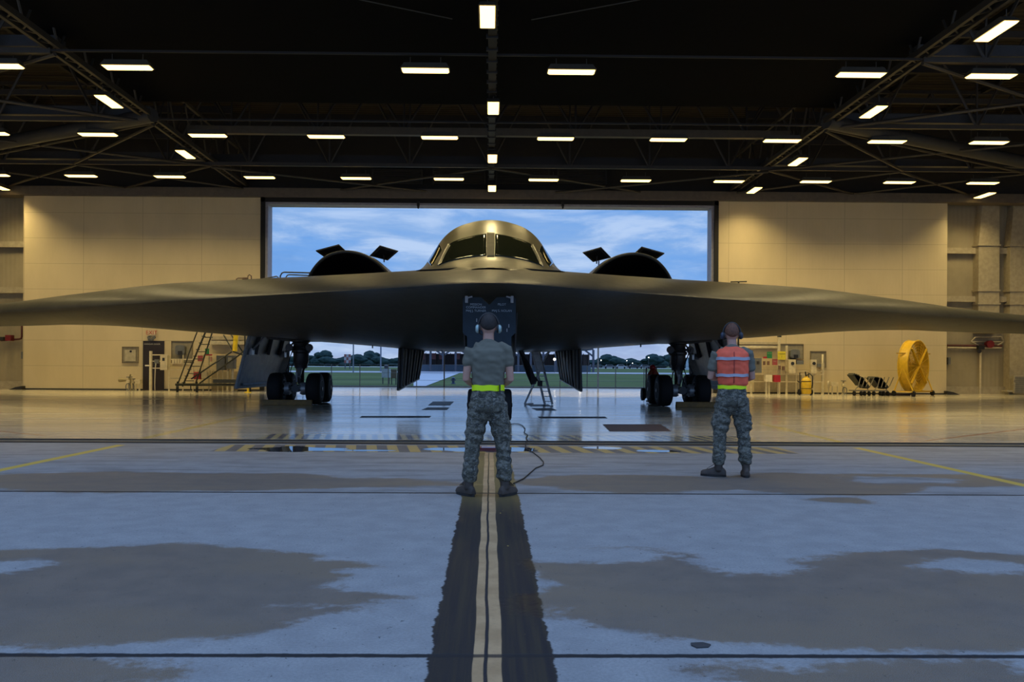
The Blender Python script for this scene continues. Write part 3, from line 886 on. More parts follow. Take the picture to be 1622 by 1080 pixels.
# ---- engine nacelles with intakes on the upper surface
def nacelle(s_):
    xi, xo = 2.72, 5.38
    cx0 = (xi + xo) / 2; hw = (xo - xi) / 2
    n = 48
    def ring(y, sc=1.0, zt=None, w_=1.0, yb=0.):
        R = []
        for k in range(n + 1):
            tt = -1 + 2 * k / n
            # dome leaning towards the fuselage
            x = cx0 + hw * w_ * sc * tt
            top = (1 - abs(tt) ** 2.25) ** .78
            zb = 3.50 if sc > .99 else 3.52
            z = zb + (zt - zb) * top * (1 - (1 - sc) * .6)
            # scalloped lip: set back at the sides
            yy = y + yb * (tt * tt) * .9 + yb * .35 * max(0, tt)
            R.append(Vector((s_ * x, yy, z)))
        return R
    prof = [(23.9, 4.42, 1.0), (24.3, 4.50, 1.0), (25.2, 4.56, 1.02), (26.8, 4.55, 1.05), (29, 4.40, 1.05), (32, 3.95, 1.0), (35, 3.4, .85)]
    b = MB()
    rows = [ring(y, 1.0, zt, w_, .8 if i < 2 else .3) for i, (y, zt, w_) in enumerate(prof)]
    b.rings(rows, caps=False, wrap=False)
    nac = b.build('engine_nacelle', m_hull, bomber, smooth=True)
    # rounded lip
    b = MB(); b.tube([q + Vector((0, -.04, .0)) for q in ring(23.9, 1.0, 4.42, 1.0, .8)], .045, 8)
    b.build('intake_lip', m_hull, nac, smooth=True)
    # dark duct
    b = MB()
    rows = [ring(23.93, .985, 4.40, 1., .8), ring(25.2, .93, 4.30, 1., .4), ring(27.0, .8, 4.1, 1., 0)]
    rows = [r + [Vector((r[-1].x, r[-1].y, 3.3)), Vector((r[0].x, r[0].y, 3.3))] for r in rows]
    b.rings(rows, caps=False, wrap=True)
    b.f.append(tuple(range(2 * len(rows[0]), 3 * len(rows[0]))))
    b.build('intake_duct', m_black, nac)
    # saw-tooth splitter under the intake
    b = MB(); b.box(min(s_ * 2.9, s_ * 5.2), max(s_ * 2.9, s_ * 5.2), 23.95, 26, 3.3, hull_z(4, 24) + .02)
    b.build('splitter', m_black, nac)
    # two open auxiliary doors
    for A in ([(5.05, 24.7, 4.55), (4.42, 24.9, 4.76), (4.22, 25.7, 4.56), (4.93, 25.6, 4.46)],
              [(3.24, 24.9, 4.74), (2.66, 24.6, 4.54), (3.05, 25.4, 4.38), (3.62, 25.6, 4.54)]):
        b = MB(); b.plate([(s_ * x, y, z) for x, y, z in A], .035)
        d = b.build('inlet_door', mat('inlet_door_dark', (.02, .022, .024), .6), nac)
        b = MB(); cc = sum((Vector((s_ * x, y, z)) for x, y, z in A), Vector()) / 4
        b.plate([(Vector((s_ * x, y, z)) - cc) * .72 + cc + Vector((0, -.022, -.022)) for x, y, z in A], .012)
        b.build('inlet_door_lining', m_black, nac)
        b = MB(); b.tube([cc, (cc.x, cc.y + .1, 4.3)], .02, 6); b.build('inlet_door_strut', m_strut, nac)
    return nac
nacelle(-1); nacelle(1)

# ---- nose gear
def wheel(c, r, w_, parent, n=36):
    b = MB(); hw = w_ / 2
    prof = [(-hw, r * .58), (-hw * .98, r * .80), (-hw * .82, r * .94), (-hw * .5, r * .99), (0, r), (hw * .5, r * .99), (hw * .82, r * .94), (hw * .98, r * .80), (hw, r * .58)]
    b.lathe(c, (1, 0, 0), prof, n)
    o = b.build('wheel', m_tyre, parent, smooth=50)
    return o
def rim(c, r, w_, parent):
    b = MB(); hw = w_ / 2 + .004
    for s_ in (-1, 1):
        b.lathe(Vector(c), (s_, 0, 0), [(hw - .10, r * .60), (hw - .01, r * .59), (hw, r * .54), (hw - .05, r * .48), (hw - .08, r * .3), (hw - .02, r * .2), (hw + .015, r * .12)], 20)
    return b.build('wheel_rim', m_rim, parent, smooth=40)
YN = 19.55
ng = MB(); ng.tube([(0, YN, .36), (0, YN, 1.3)], .055, 14); ng.tube([(0, YN, 1.1), (0, YN + .1, 3.0)], .10, 16)
ng.tube([(0, YN, .9), (0, YN + 1.3, 2.4)], .05, 10); ng.tube([(-.34, YN, .37), (.34, YN, .37)], .05, 12)
ng.tube([(0, YN - .05, 1.15), (0, YN - .28, .95), (0, YN - .05, .62)], .028, 8)
nose_gear = ng.build('nose_gear', m_strutg, bomber, smooth=40)
for s_ in (-1, 1):
    wheel((s_ * .385, YN, .37), .37, .235, nose_gear); rim((s_ * .385, YN, .37), .37, .235, nose_gear)
b = MB(); b.box(-.10, .10, YN - .16, YN - .08, 1.25, 1.42)
b.disc((-.22, YN - .05, 1.55), (0, 1, 0), .10, .10, 18); b.disc((.22, YN - .05, 1.55), (0, 1, 0), .10, .10, 18)
b.build('taxi_light', m_strutg, nose_gear, smooth=40)
# wheel well shadow box and its blue-grey leading door
YP = 17.85
def pp(x, y): p = at(x, y, YP); return (p.x, YP, p.z)
b = MB()
b.plate([pp(733, 473), pp(738, 470), pp(762, 471), pp(775, 483), pp(787, 471), pp(812, 470), pp(817, 473), pp(817, 527), pp(810, 533), pp(810, 556), pp(740, 556), pp(740, 533), pp(733, 527)], .05)
ndoor = b.build('nose_gear_door', m_door, bomber)
for i, (px, py, tx, sz) in enumerate([(754, 482.2, 'MISSION', .052), (754, 486.8, 'COMMANDER', .052), (754, 492.2, 'MAJ J. TURNER', .052), (795, 482.2, 'PILOT', .052), (795, 492.2, 'MAJ S. NOLAN', .052)]):
    p = at(px, py, YP - .03)
    text(tx, sz * 1.25, (p.x, YP - .029, p.z), m_letter, 'lettering', ndoor)
for s_, px in ((-1, 739), (1, 811)):
    p = at(px, 475, YP - .05)
    b = MB(); b.box(p.x - .03, p.x + .03, YP - .09, YP - .025, p.z - .06, p.z + .08); b.beam((p.x, YP - .06, p.z + .04), (p.x - s_ * .12, YP - .05, p.z + .07), .03, .03)
    b.build('door_hinge', m_strutg, ndoor)
for px, py in ((755, 507), (803, 523), (806, 516)):
    p = at(px, py, YP - .03); b = MB(); b.cbox((p.x, YP - .03, p.z), .02, .02, .07); b.build('door_latch', m_strutg, ndoor)
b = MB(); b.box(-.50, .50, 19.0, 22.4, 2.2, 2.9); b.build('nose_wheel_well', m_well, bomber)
# side doors of the nose wheel well hang beside the wheels
for s_ in (-1, 1):
    b = MB(); b.plate([(s_ * .60, 19.0, 2.45), (s_ * .60, 21.2, 2.1), (s_ * .545, 21.2, 1.15), (s_ * .545, 19.2, 1.15)], .03)
    b.build('nose_gear_side_door', m_strut, bomber)

# ---- main gear
def main_gear(s_):
    X = s_ * 6.12; Y = 27.7
    zt = belly_z(X, Y)
    b = MB()
    b.lathe((X, Y, 0), (0, 0, 1), [(.62, .10), (1.12, .11), (1.14, .20), (1.3, .22), (1.34, .25), (1.62, .25), (1.66, .30), (1.72, .30), (1.76, .26), (1.95, .24), (2.0, .30), (2.6, .30)], 20)
    b.tube([(X, Y - .82, .50), (X, Y + .82, .50)], .12, 12)
    b.tube([(X, Y - .15, 1.9), (X, Y + 1.4, 2.5)], .07, 8)
    g = b.build('main_gear', m_strut, bomber, smooth=40)
    for dy in (-.72, .72):
        b = MB(); b.tube([(X - .72, Y + dy, .5), (X + .72, Y + dy, .5)], .075, 12); b.build('axle', m_strutg, g, smooth=40)
        for dx in (-.60, .60):
            wheel((X + dx, Y + dy, .5), .5, .45, g); rim((X + dx, Y + dy, .5), .5, .45, g)
    # brake units, torque links, hydraulic lines
    b = MB()
    for dx in (-.26, .26):
        b.disc((X + dx, Y - .72, .5), (1, 0, 0), .20, .14, 20)
        for k in range(6):
            a = k * PI / 3
            b.cbox((X + dx * .62, Y - .80, .5 + .0), .05, .05, .05)
            b.disc((X + dx, Y - .72 + .16 * math.cos(a), .5 + .16 * math.sin(a)), (1, 0, 0), .035, .22, 8)
    b.build('brake_unit', m_strutg, g, smooth=40)
    b = MB(); b.beam((X, Y - .14, 1.15), (X, Y - .42, .88), .16, .05); b.beam((X, Y - .42, .88), (X, Y - .12, .66), .12, .05)
    b.tube([(X - .05, Y - .40, .70), (X - .05, Y - .40, 1.0)], .04, 8)
    b.build('torque_link', m_strutg, g)
    for k, dx in enumerate((-.18, .17, .25)):
        b = MB(); pts = []
        for i in range(14):
            f = i / 13
            pts.append((X + dx * s_ + .10 * math.sin(f * 5 + k), Y - .30 - .06 * math.cos(f * 7), 1.85 - 1.15 * f))
        b.tube(pts, .016, 6); b.build('hydraulic_hose', m_tyre, g, smooth=True)
    b = MB(); b.tube([(X + s_ * .32, Y - .25, 1.3), (X + s_ * .42, Y - .3, 1.05), (X + s_ * .30, Y - .3, .95)], .03, 6)
    b.build('bracket', m_strut, g)
    for dx in (-.31, .33):
        b = MB(); b.lathe((X + dx, Y - .30, 1.80), (0, -1, 0), [(-.12, .05), (-.06, .11), (.03, .125), (.05, .115)], 20)
        l = b.build('landing_light', m_strut, g, smooth=40)
        b = MB(); b.tube([(X + dx, Y - .25, 1.80), (X, Y - .2, 1.80)], .04, 8); b.build('light_bracket', m_strut, g)
    # well ceiling box
    b = MB(); b.box(X - .75, X + .75, Y - 1.4, Y + 1.9, zt - .01, zt + .05); b.build('wheel_well', m_well, bomber)
    # large outboard door hanging down
    XD = s_
    q = [Vector((XD * 8.42, 28.3, .45)), Vector((XD * 8.12, 31.9, .46)), Vector((XD * 7.62, 32.3, .72)), Vector((XD * 7.55, 32.1, 2.2)), Vector((XD * 7.98, 28.3, 2.2))]
    b = MB(); b.plate(q, .09)
    d = b.build('main_gear_door', m_doorin, bomber)
    # frames and hinge arms on its inner face
    for f in (.2, .5, .8):
        b = MB(); t0 = q[4].lerp(q[3], f); b0 = q[0].lerp(q[1], f)
        a = t0 + Vector((-XD * .09, -.02, 0)); c_ = t0.lerp(b0, .35) + Vector((-XD * .12, -.05, 0))
        b.beam(a + Vector((0, 0, .12)), c_, .16, .10); b.build('hinge_arm', m_strut, d)
    for (u, v) in ((.08, .30), (.93, .33)):
        b = MB(); p = q[4].lerp(q[3], u).lerp(q[0].lerp(q[1], u), v) + Vector((-XD * .1, -.05, 0))
        b.tube([p, (p.x - XD * .62, p.y, 2.35)], .035, 8); b.cbox(p, .16, .3, .22); b.build('actuator', m_strutg, d)
    b = MB(); b.tube([q[0].lerp(q[1], .1) + Vector((-XD * .1, -.03, .12)), q[0].lerp(q[1], .9) + Vector((-XD * .1, -.03, .12))], .05, 6)
    b.tube([q[0] + Vector((-XD * .07, -.04, .05)), q[4] + Vector((-XD * .07, -.04, 0))], .045, 6)
    b.build('door_rib', m_doorin, d)
    return g
main_gear(-1); main_gear(1)

# ---- ribbed bay doors either side of the belly
def bay_door(s_):
    P = [Vector((s_ * 2.63, 24.8, 1.92)), Vector((s_ * 2.15, 28.0, 1.95)), Vector((s_ * 2.30, 28.0, .95)), Vector((s_ * 2.36, 28.05, .80)), Vector((s_ * 2.68, 24.8, .52))]
    b = MB(); b.plate(P, .05)
    d = b.build('bay_door', mat('bay_door_black', (.022, .022, .024), .5), bomber)
    for i in range(8):
        f = .06 + i * .125
        a = P[0].lerp(P[1], f); c_ = P[4].lerp(P[3], f)
        b = MB(); b.beam(a + Vector((-s_ * .05, -.01, 0)), c_ + Vector((-s_ * .05, -.01, .05)), .05, .07)
        b.build('rib', mat('bay_rib', (.22, .20, .17), .5) if i % 2 else mat('bay_rib_dark', (.04, .04, .04), .5), d)
    b = MB(); b.beam(P[4] + Vector((-s_ * .03, 0, .01)), P[3] + Vector((-s_ * .03, 0, .01)), .06, .03)
    b.build('edge_strip', m_strutg, d)
bay_door(-1); bay_door(1)
# crew hatch panel hanging by the ladder
YH = 24.5
def hp(x, y, dy=0): p = at(x, y, YH + dy); return tuple(p)
b = MB(); b.plate([hp(820, 552), hp(828, 554), hp(838, 574), hp(850, 603, .3), hp(848, 608, .3), hp(841, 609, .3), hp(833, 590), hp(825, 566)], .06)
b.build('crew_hatch', mat('hatch_dark', (.018, .018, .02), .5), bomber)
b = MB(); b.tube([hp(792, 548), hp(815, 556)], .02, 6); b.build('hatch_strut', m_strut, bomber)
# small drain masts and beacon under the belly
for px in (590, 700, 1015):
    p = at(px, 551, 25); b = MB()
    z_ = belly_z(p.x, 25)
    b.box(p.x - .01, p.x + .01, 24.95, 25.08, z_ - .09, z_ + .02); b.build('drain_mast', m_strut, bomber)

# ---- boarding ladder on the floor under the belly
lad = thing('boarding_ladder', (gr(860, 641).x, gr(860, 641).y, 0), 'grey metal boarding ladder with crossed braces under the right side of the belly', 'ladder')
lm = mat('ladder_grey', (.72, .73, .75), .45, .1)
yl0 = gr(868, 641).y
def lp(x, y, Y): return at(x, y, Y)
A0, A1 = lp(863, 638.5, yl0), lp(842, 552, yl0 - .6)
B0, B1 = lp(875, 641, yl0), lp(853, 552, yl0 - .6)
A0.z = B0.z = .02
for a, c_ in ((A0, A1), (B0, B1)):
    b = MB(); b.beam(a, c_, .05, .06); b.build('rail', lm, lad)
for i in range(11):
    f = .05 + i * .092
    b = MB(); b.beam(A0.lerp(A1, f), B0.lerp(B1, f), .06, .03 if i > 4 else .025)
    b.build('rung', lm, lad)
b = MB()
b.plate([A0.lerp(A1, .62), B0.lerp(B1, .62), B0.lerp(B1, .98), A0.lerp(A1, .98)], .02); b.build('tread_panel', lm, lad)
C0, C1 = lp(831, 640, yl0), lp(873, 548, yl0 - .4)
C0.z = .02
b = MB(); b.beam(C0, C0.lerp(C1, .42), .05, .05); b.build('brace', lm, lad)
b = MB(); b.beam(C0.lerp(C1, .40), C1, .05, .05); b.build('brace', lm, lad)
b = MB(); b.beam(C0, (C0.x + .28, C0.y + .2, .03), .05, .04); b.build('foot', lm, lad)
pj = A0.lerp(A1, .38); b = MB(); b.cbox(pj, .16, .12, .18); b.tube([pj, pj + Vector((-.25, 0, .3))], .03, 6); b.build('lock_joint', mat('joint_black', (.015, .015, .017), .5), lad)

# ---- wheel chocks, yellow timber beams in front of the main wheels
chm = mat('chock_yellow', (.20, .105, .018), .6, var=.25)
for s_, nm in ((-1, 'left'), (1, 'right')):
    X = s_ * 6.12
    b = MB(); y0 = 27.7 - .72 - .62
    x0, x1 = (X - .90, X + .62) if s_ < 0 else (X - .32, X + .92)
    b.add([(x0, y0, 0), (x1, y0, 0), (x1, y0 + .22, 0), (x0, y0 + .22, 0), (x0, y0 + .03, .17), (x1, y0 + .03, .17), (x1, y0 + .15, .17), (x0, y0 + .15, .17)],
          [(0, 1, 5, 4), (1, 2, 6, 5), (2, 3, 7, 6), (3, 0, 4, 7), (4, 5, 6, 7), (0, 3, 2, 1)])
    o = b.build('wheel_chock', chm, label='long yellow wheel chock in front of the %s main wheels' % nm, cat='wheel chock', group='yellow wheel chocks')
    bevel(o, .015)
# ================================================================== things against the far wall
cream = mat('equipment_cream', (.62, .53, .34), .45)
creamd = mat('equipment_cream_dull', (.42, .36, .24), .5)
dkm = mat('equipment_black', (.014, .013, .012), .5)
grm = mat('equipment_grey', (.13, .135, .135), .5)
bgm = mat('cabinet_blue_grey', (.12, .125, .13), .45)
redm = mat('paint_red', (.38, .012, .015), .4)
yelm = mat('paint_yellow', (.62, .40, .02), .4)
grnm = mat('sign_green', (.015, .20, .06), .5)
ysign = mat('sign_yellow', (.65, .55, .03), .5)
pipem = mat('pipe_cream', (.60, .52, .34), .4)
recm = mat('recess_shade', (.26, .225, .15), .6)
YF = YW - .01
def rect(b, x0, y0, x1, y1, Y, th, front=True):
    """box standing against plane Y with the outline of the given pixels"""
    a = at(x0, y1, Y - th); c_ = at(x1, y0, Y - th)
    b.box(a.x, c_.x, Y - th, Y, a.z, c_.z); return b
def pts(lst, Y): return [at(x, y, Y) for x, y in lst]
def single(name, x0, y0, x1, y1, mt, label, cat, th=.08, Y=None, group=None, extra=None):
    b = MB(); rect(b, x0, y0, x1, y1, Y or YF, th)
    o = b.build(name, mt, label=label, cat=cat, group=group); bevel(o, .008, 1); return o
def ctr(x, y, Y): return at(x, y, Y)

# framed hatches let into the wall
def hatch(x0, y0, x1, y1, label, meter=None, name='wall_hatch'):
    p = ctr((x0 + x1) / 2, y1, YF)
    o = thing(name, p, label, 'wall hatch', 'framed hatches in the pale wall')
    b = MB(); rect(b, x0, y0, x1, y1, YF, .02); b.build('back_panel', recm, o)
    b = MB()
    for r in ((x0 - 1, y0 - 1, x1 + 1, y0), (x0 - 1, y1, x1 + 1, y1 + 1), (x0 - 1, y0, x0, y1), (x1, y0, x1 + 1, y1)): rect(b, *r, YF, .06)
    b.build('frame', mat('hatch_frame', (.20, .16, .09), .6), o)
    return o
h = hatch(194, 550, 218, 574, 'square framed hatch in the left wall, nearest the left edge')
b = MB(); rect(b, 197.5, 554, 215, 572, YF - .02, .05); b.build('door', mat('hatch_door', (.42, .37, .25), .5), h)
b = MB(); p = ctr(207, 556.5, YF - .08); b.disc(p, (0, 1, 0), .05, .04, 12); b.build('knob', dkm, h)
def meter(h, x0, y0, x1, y1):
    a = at(x0, y1, YF - .3); c_ = at(x1, y0, YF - .3); w_ = (c_.x - a.x); hh = c_.z - a.z
    b = MB(); cx_ = (a.x + c_.x) / 2; cz = (a.z + c_.z) / 2
    n = 20; pf = []
    for k in range(n):
        an = 2 * PI * k / n
        ex = abs(math.cos(an)) ** .45 * (1 if math.cos(an) > 0 else -1); ez = abs(math.sin(an)) ** .45 * (1 if math.sin(an) > 0 else -1)
        pf.append((cx_ + ex * w_ / 2, YF - .15, cz + ez * hh / 2))
    b.plate(pf, .26); b.build('reel_housing', grm, h)
    b = MB(); b.cbox((cx_ + w_ * .05, YF - .31, cz - hh * .28), w_ * .4, .08, hh * .36); b.build('motor', dkm, h)
h = hatch(272, 541, 304, 574, 'wide recess with a grey reel housing, on the left wall behind the rolling stair')
meter(h, 277, 546.5, 292, 562)
h = hatch(1236.5, 545.5, 1272, 568, 'wide recess with a grey reel housing, on the right wall above the white boxes')
meter(h, 1252.5, 553.5, 1267.5, 567)
h = hatch(1285, 557, 1308, 581, 'small recess in the right wall with a pipe across it, above the small white box')
b = MB(); p = at(1303, 561, YF - .1); q_ = at(1303, 625, YF - .1); b.tube([(p.x, p.y, p.z), (p.x, p.y, 0.0)], .045, 8); b.build('pipe', pipem, h, smooth=True)

# personnel door and its exit sign, left
b = MB(); rect(b, 226, 540, 260, 619.5, YF, .04)
pdoor = thing('door_2', ctr(243, 619, YF), None, None); tag(pdoor, kind='structure')
b = MB(); rect(b, 226, 540, 260, 619.3, YF, .04); b.build('door_leaf', mat('door_dark_brown', (.018, .011, .009), .5), pdoor)
b = MB(); p = at(255, 583, YF - .08); b.disc(p, (0, 1, 0), .04, .08, 10); b.build('door_handle', grm, pdoor)
t_ = at(241, 545, YF - .05); text('HANGAR DOOR', .10, t_, mat('chalk_white', (.45, .43, .38), .6), 'lettering', pdoor)
ex = thing('exit_sign', ctr(240, 531, YF), 'white exit sign with red letters above the dark door on the left', 'exit sign')
b = MB(); rect(b, 234.5, 522.5, 246, 531, YF, .06); b.build('sign_box', cream, ex)
t_ = at(240, 527, YF - .075); text('EXIT', .26, t_, mat('letter_red', (.45, .03, .02), .5), 'lettering', ex)
em = thing('emergency_light', ctr(240, 539, YF), 'twin-headed emergency light just above the dark door', 'emergency light')
b = MB(); rect(b, 234, 536, 242, 539, YF, .12); b.build('battery_box', grm, em)
for px in (236, 244):
    b = MB(); b.disc(ctr(px, 534.5, YF - .12), (0, 1, .3), .07, .1, 12); b.build('lamp_head', grm, em, smooth=40)

# service racks: uprights, rails, control boxes
def upright(px, y0, name, label, r=.05, Y=39.7, base=620, cat='pipe upright'):
    p = at(px, y0, Y); b = MB(); b.tube([(p.x, p.y, 0), (p.x, p.y, p.z)], r, 8)
    return b.build(name, pipem, smooth=40, label=label, cat=cat)
rk = thing('service_rack', (at(240, 600, 39.4).x, 39.4, 0), 'cream service post with rails and white control box before the dark door', 'service rack')
p = at(239, 556, 39.4); b = MB(); b.box(p.x - .055, p.x + .055, 39.35, 39.46, 0, p.z); b.build('post', pipem, rk)
for y_ in (562, 572, 583):
    a = at(239, y_, 39.4); c_ = at(266 if y_ < 575 else 256, y_, 39.4); b = MB(); b.beam(a, c_, .05, .05); b.build('rail', pipem, rk)
a = at(230, 579, 39.38); c_ = at(239, 579, 39.38); b = MB(); b.tube([a, c_], .035, 8); b.build('arm', mat('arm_white', (.7, .66, .56), .4), rk)
a = at(268, 563, 39.4); b = MB(); b.tube([a, (a.x, a.y, 0)], .04, 8); b.build('post', pipem, rk)
b = MB(); rect(b, 253.5, 563, 265, 586, 39.38, .2); b.build('control_box', cream, rk)
b = MB(); rect(b, 257, 566.5, 260.5, 571.5, 39.18, .03); b.build('gauge', dkm, rk)
b = MB(); rect(b, 244.5, 569, 251, 575.5, 39.35, .12); b.build('cable_reel', grm, rk)
a = at(247, 575, 39.25); b = MB(); b.tube([a, (a.x - .03, a.y, 1.0), (a.x - .05, a.y, .3), (a.x - .04, a.y, .02)], .022, 6); b.build('cable', mat('cable_pale', (.5, .46, .36), .5), rk, smooth=True)

rk = thing('service_rack', (at(290, 600, 39.3).x, 39.3, 0), 'cream pipe rack with small gauges and coloured tags behind the rolling stair', 'service rack')
for y_ in (569, 576, 585.5, 599):
    a = at(270, y_, 39.4); c_ = at(372, y_ + .3, 39.4); b = MB(); b.beam(a, c_, .035, .05); b.build('rail', pipem if y_ != 599 else creamd, rk)
for px in (290, 306, 322, 331):
    a = at(px, 562, 39.4); b = MB(); b.tube([a, (a.x, a.y, 0)], .028, 6); b.build('post', pipem, rk)
for i in range(4):
    b = MB(); rect(b, 272.5 + i * 4.2, 569, 275.5 + i * 4.2, 575.5, 39.35, .08); b.build('gauge_box', cream, rk)
for i in range(9):
    a = at(308 + i * 5, 586, 39.36); c_ = at(308 + i * 5, 592, 39.36); b = MB(); b.tube([a, c_], .02, 5); b.build('valve_stem', creamd, rk)
single('first_aid_sign', 324.5, 552, 331, 561, grnm, 'green square sign behind the rolling stair on the left', 'sign', .03, 39.3, 'coloured signs by the doors')
single('warning_sign', 313, 563, 321, 572, mat('sign_dull_red', (.30, .05, .05), .5), 'dull red sign behind the rolling stair on the left', 'sign', .03, 39.3, 'coloured signs by the doors')
single('warning_sign', 326, 561, 336, 563, redm, 'thin red strip sign behind the rolling stair, right of the green sign', 'sign', .03, 39.25)
single('warning_sign', 332.5, 565, 336, 572.5, mat('sign_red_white', (.5, .25, .2), .5), 'small red and white tag under the thin red strip, left wall', 'sign', .03, 39.3)
single('alarm_box', 306.5, 589, 316.5, 600.5, redm, 'red box behind the foot of the rolling stair on the left', 'alarm box', .25, 39.3, 'red boxes on the racks')
bx = single('junction_box', 318.5, 590, 328, 599, cream, 'pale box beside the red box behind the rolling stair', 'junction box', .2, 39.3)
gc = thing('electrical_cabinet', (at(349, 620, 39.3).x, 39.3, 0), 'blue-grey electrical cabinet left of its twin, behind the rolling stair', 'cabinet', 'blue-grey cabinets on the left')
b = MB(); rect(b, 342.5, 563, 356, 586, 39.3, .3); b.build('body', bgm, gc)
for px in (345, 353):
    a = at(px, 586, 39.2); b = MB(); b.tube([a, (a.x, a.y, 0)], .03, 6); b.build('leg', pipem, gc)
gc = thing('electrical_cabinet', (at(366, 620, 39.3).x, 39.3, 0), 'blue-grey electrical cabinet with pale label, beside the large blue gear door', 'cabinet', 'blue-grey cabinets on the left')
b = MB(); rect(b, 358.5, 563, 371.5, 584, 39.3, .3); b.build('body', bgm, gc)
b = MB(); rect(b, 361, 566, 367, 573, 39.0, .02); b.build('door_label', mat('label_pale', (.40, .38, .30), .5), gc)
for px in (361, 368):
    a = at(px, 584, 39.2); b = MB(); b.tube([a, (a.x, a.y, 0)], .06, 8); b.build('leg', pipem, gc)
# duct bands high on both inner wall ends
for x0, x1, sd in ((333, 413, 'left'), (1138, 1233, 'right')):
    o = thing('air_duct', ctr((x0 + x1) / 2, 553, YF), 'long pale duct fixed along the %s wall beside the opening' % sd, 'duct', 'ducts beside the opening')
    b = MB(); rect(b, x0, 533 if sd == 'left' else 542, x1, 538 if sd == 'left' else 545, YF, .12); b.build('upper_rail', creamd, o)
    b = MB(); rect(b, x0, 540 if sd == 'left' else 547.5, x1, 545.5 if sd == 'left' else 551, YF, .2); b.build('trough', pipem, o)
# valves at the floor
def hydrant(px, py, label, s=1.0, Y=39.2, hose=False):
    p = gr(px, py); p = Vector((at(px, 600, Y).x, Y, 0)); z = at(px, py, Y).z
    o = thing('floor_valve', p, label, 'valve', 'floor valves by the wall')
    b = MB(); b.lathe(p, (0, 0, 1), [(0, .12 * s), (.03, .12 * s), (.05, .06 * s), (z * .55, .06 * s), (z * .6, .10 * s), (z * .78, .10 * s), (z * .84, .04 * s), (z, .04 * s)], 14); b.build('standpipe', creamd, o, smooth=40)
    b = MB(); b.disc(p + Vector((0, 0, z)), (0, 0, 1), .13 * s, .03, 16); b.build('handwheel', grm, o, smooth=40)
    b = MB(); b.disc(p + Vector((0, -.12, z * .68)), (0, 1, 0), .08 * s, .14, 12); b.build('outlet', cream, o, smooth=40)
    b = MB(); b.tube([p + Vector((.1 * math.sin(a), -.15, .18 + .16 * math.cos(a))) for a in [k * .52 for k in range(12)]], .02, 6, closed=True); b.build('chain', grm, o, smooth=True)
    return o
hydrant(205, 597, 'floor valve with a nozzle pointing left, below the square hatch')
hydrant(211, 600, 'smaller floor valve just right of the nozzle valve, below the square hatch', .7, 39.4)
hydrant(1336, 603, 'upright floor valve left of the two hose carts', .9)
p = at(203, 602, 39.1); b = MB(); b.lathe(p, (-1, 0, 0), [(-.05, .05), (.1, .06), (.35, .09), (.42, .08), (.45, .03)], 14)
b.tube([p, (p.x + .1, 39.1, .75), (p.x + .1, 39.1, 0.0)], .03, 6)
b.build('spray_nozzle', mat('brass_dull', (.30, .24, .12), .4, .5), smooth=40, label='dull brass nozzle on a thin stand, pointing left at the foot of the left wall', cat='nozzle')
def pedestal(x0, x1, y0, label):
    p = Vector((at((x0 + x1) / 2, 600, 39.4).x, 39.4, 0)); o = thing('junction_pedestal', p, label, 'pedestal')
    b = MB(); rect(b, x0, y0, x1, y0 + 6.5, 39.4, .2); b.build('box', cream, o)
    for px in (x0 + 1.2, x1 - 1.2):
        a = at(px, y0 + 6, 39.3); b = MB(); b.tube([a, (a.x, a.y, 0)], .04, 8); b.build('leg', pipem, o)
pedestal(214, 222, 601, 'low pale junction pedestal left of the dark door')
pedestal(1317, 1328, 605, 'low pale junction pedestal between the gas bottle and the floor valve')
p = at(1312.5, 609, 39.1); b = MB(); b.disc(p, (1, -.6, 0), .17, .06, 18); b.tube([p, (p.x, p.y, 0)], .025, 6)
b.build('hose_reel', creamd, smooth=40, label='small pale reel on a thin stand left of the low pedestal, right wall', cat='hose reel')

# right service racks
rk = thing('service_rack', (at(1260, 600, 39.4).x, 39.4, 0), 'cream pipe rack with posts and rails along the right wall below the coloured signs', 'service rack')
for y_ in (587.5, 592.5, 604.5):
    a = at(1190, y_ - .3, 39.4); c_ = at(1304, y_ + .3, 39.4); b = MB(); b.beam(a, c_, .035, .05); b.build('rail', pipem, rk)
for px, y0, r in ((1246, 547, .055), (1234, 534, .07), (1303, 575, .07), (1289, 570, .03), (1190, 608, .05), (1261, 590, .025)):
    a = at(px, y0, 39.45); b = MB(); b.tube([a, (a.x, a.y, 0)], r, 8); b.build('post', pipem, rk, smooth=40)
for i in range(16):
    a = at(1210 + i * 2.2, 580, 39.38); c_ = at(1210 + i * 2.2, 594, 39.38); b = MB(); b.tube([a, c_], .014, 5); b.build('valve_stem', creamd, rk)
for px, py in ((1209.5, 572), (1216, 572), (1234, 579), (1240, 580)):
    b = MB(); rect(b, px, py, px + 3, py + 6, 39.35, .08); b.build('valve', mat('valve_brown', (.16, .08, .05), .5), rk)
b = MB(); rect(b, 1262, 571, 1273, 577, 39.35, .15); b.build('meter', grm, rk)
b = MB(); rect(b, 1294.5, 576, 1301, 581, 39.35, .15); b.build('meter', grm, rk)
def cbox(x0, y0, x1, y1, label):
    o = thing('control_box', ctr((x0 + x1) / 2, y1, 39.3), label, 'control box', 'white control boxes on the right rack')
    b = MB(); rect(b, x0, y0, x1, y1, 39.35, .22); b.build('body', cream, o)
    b = MB(); b.disc(ctr(x0 + (x1 - x0) * .55, y0 + (y1 - y0) * .28, 39.11), (0, 1, 0), .075, .04, 14); b.build('gauge', dkm, o)
cbox(1249.5, 569.5, 1260.5, 591, 'taller white control box with a black dial, below the grey reel on the right')
cbox(1284.5, 569.5, 1293.5, 591, 'white control box with a black dial, below the small recess on the right')
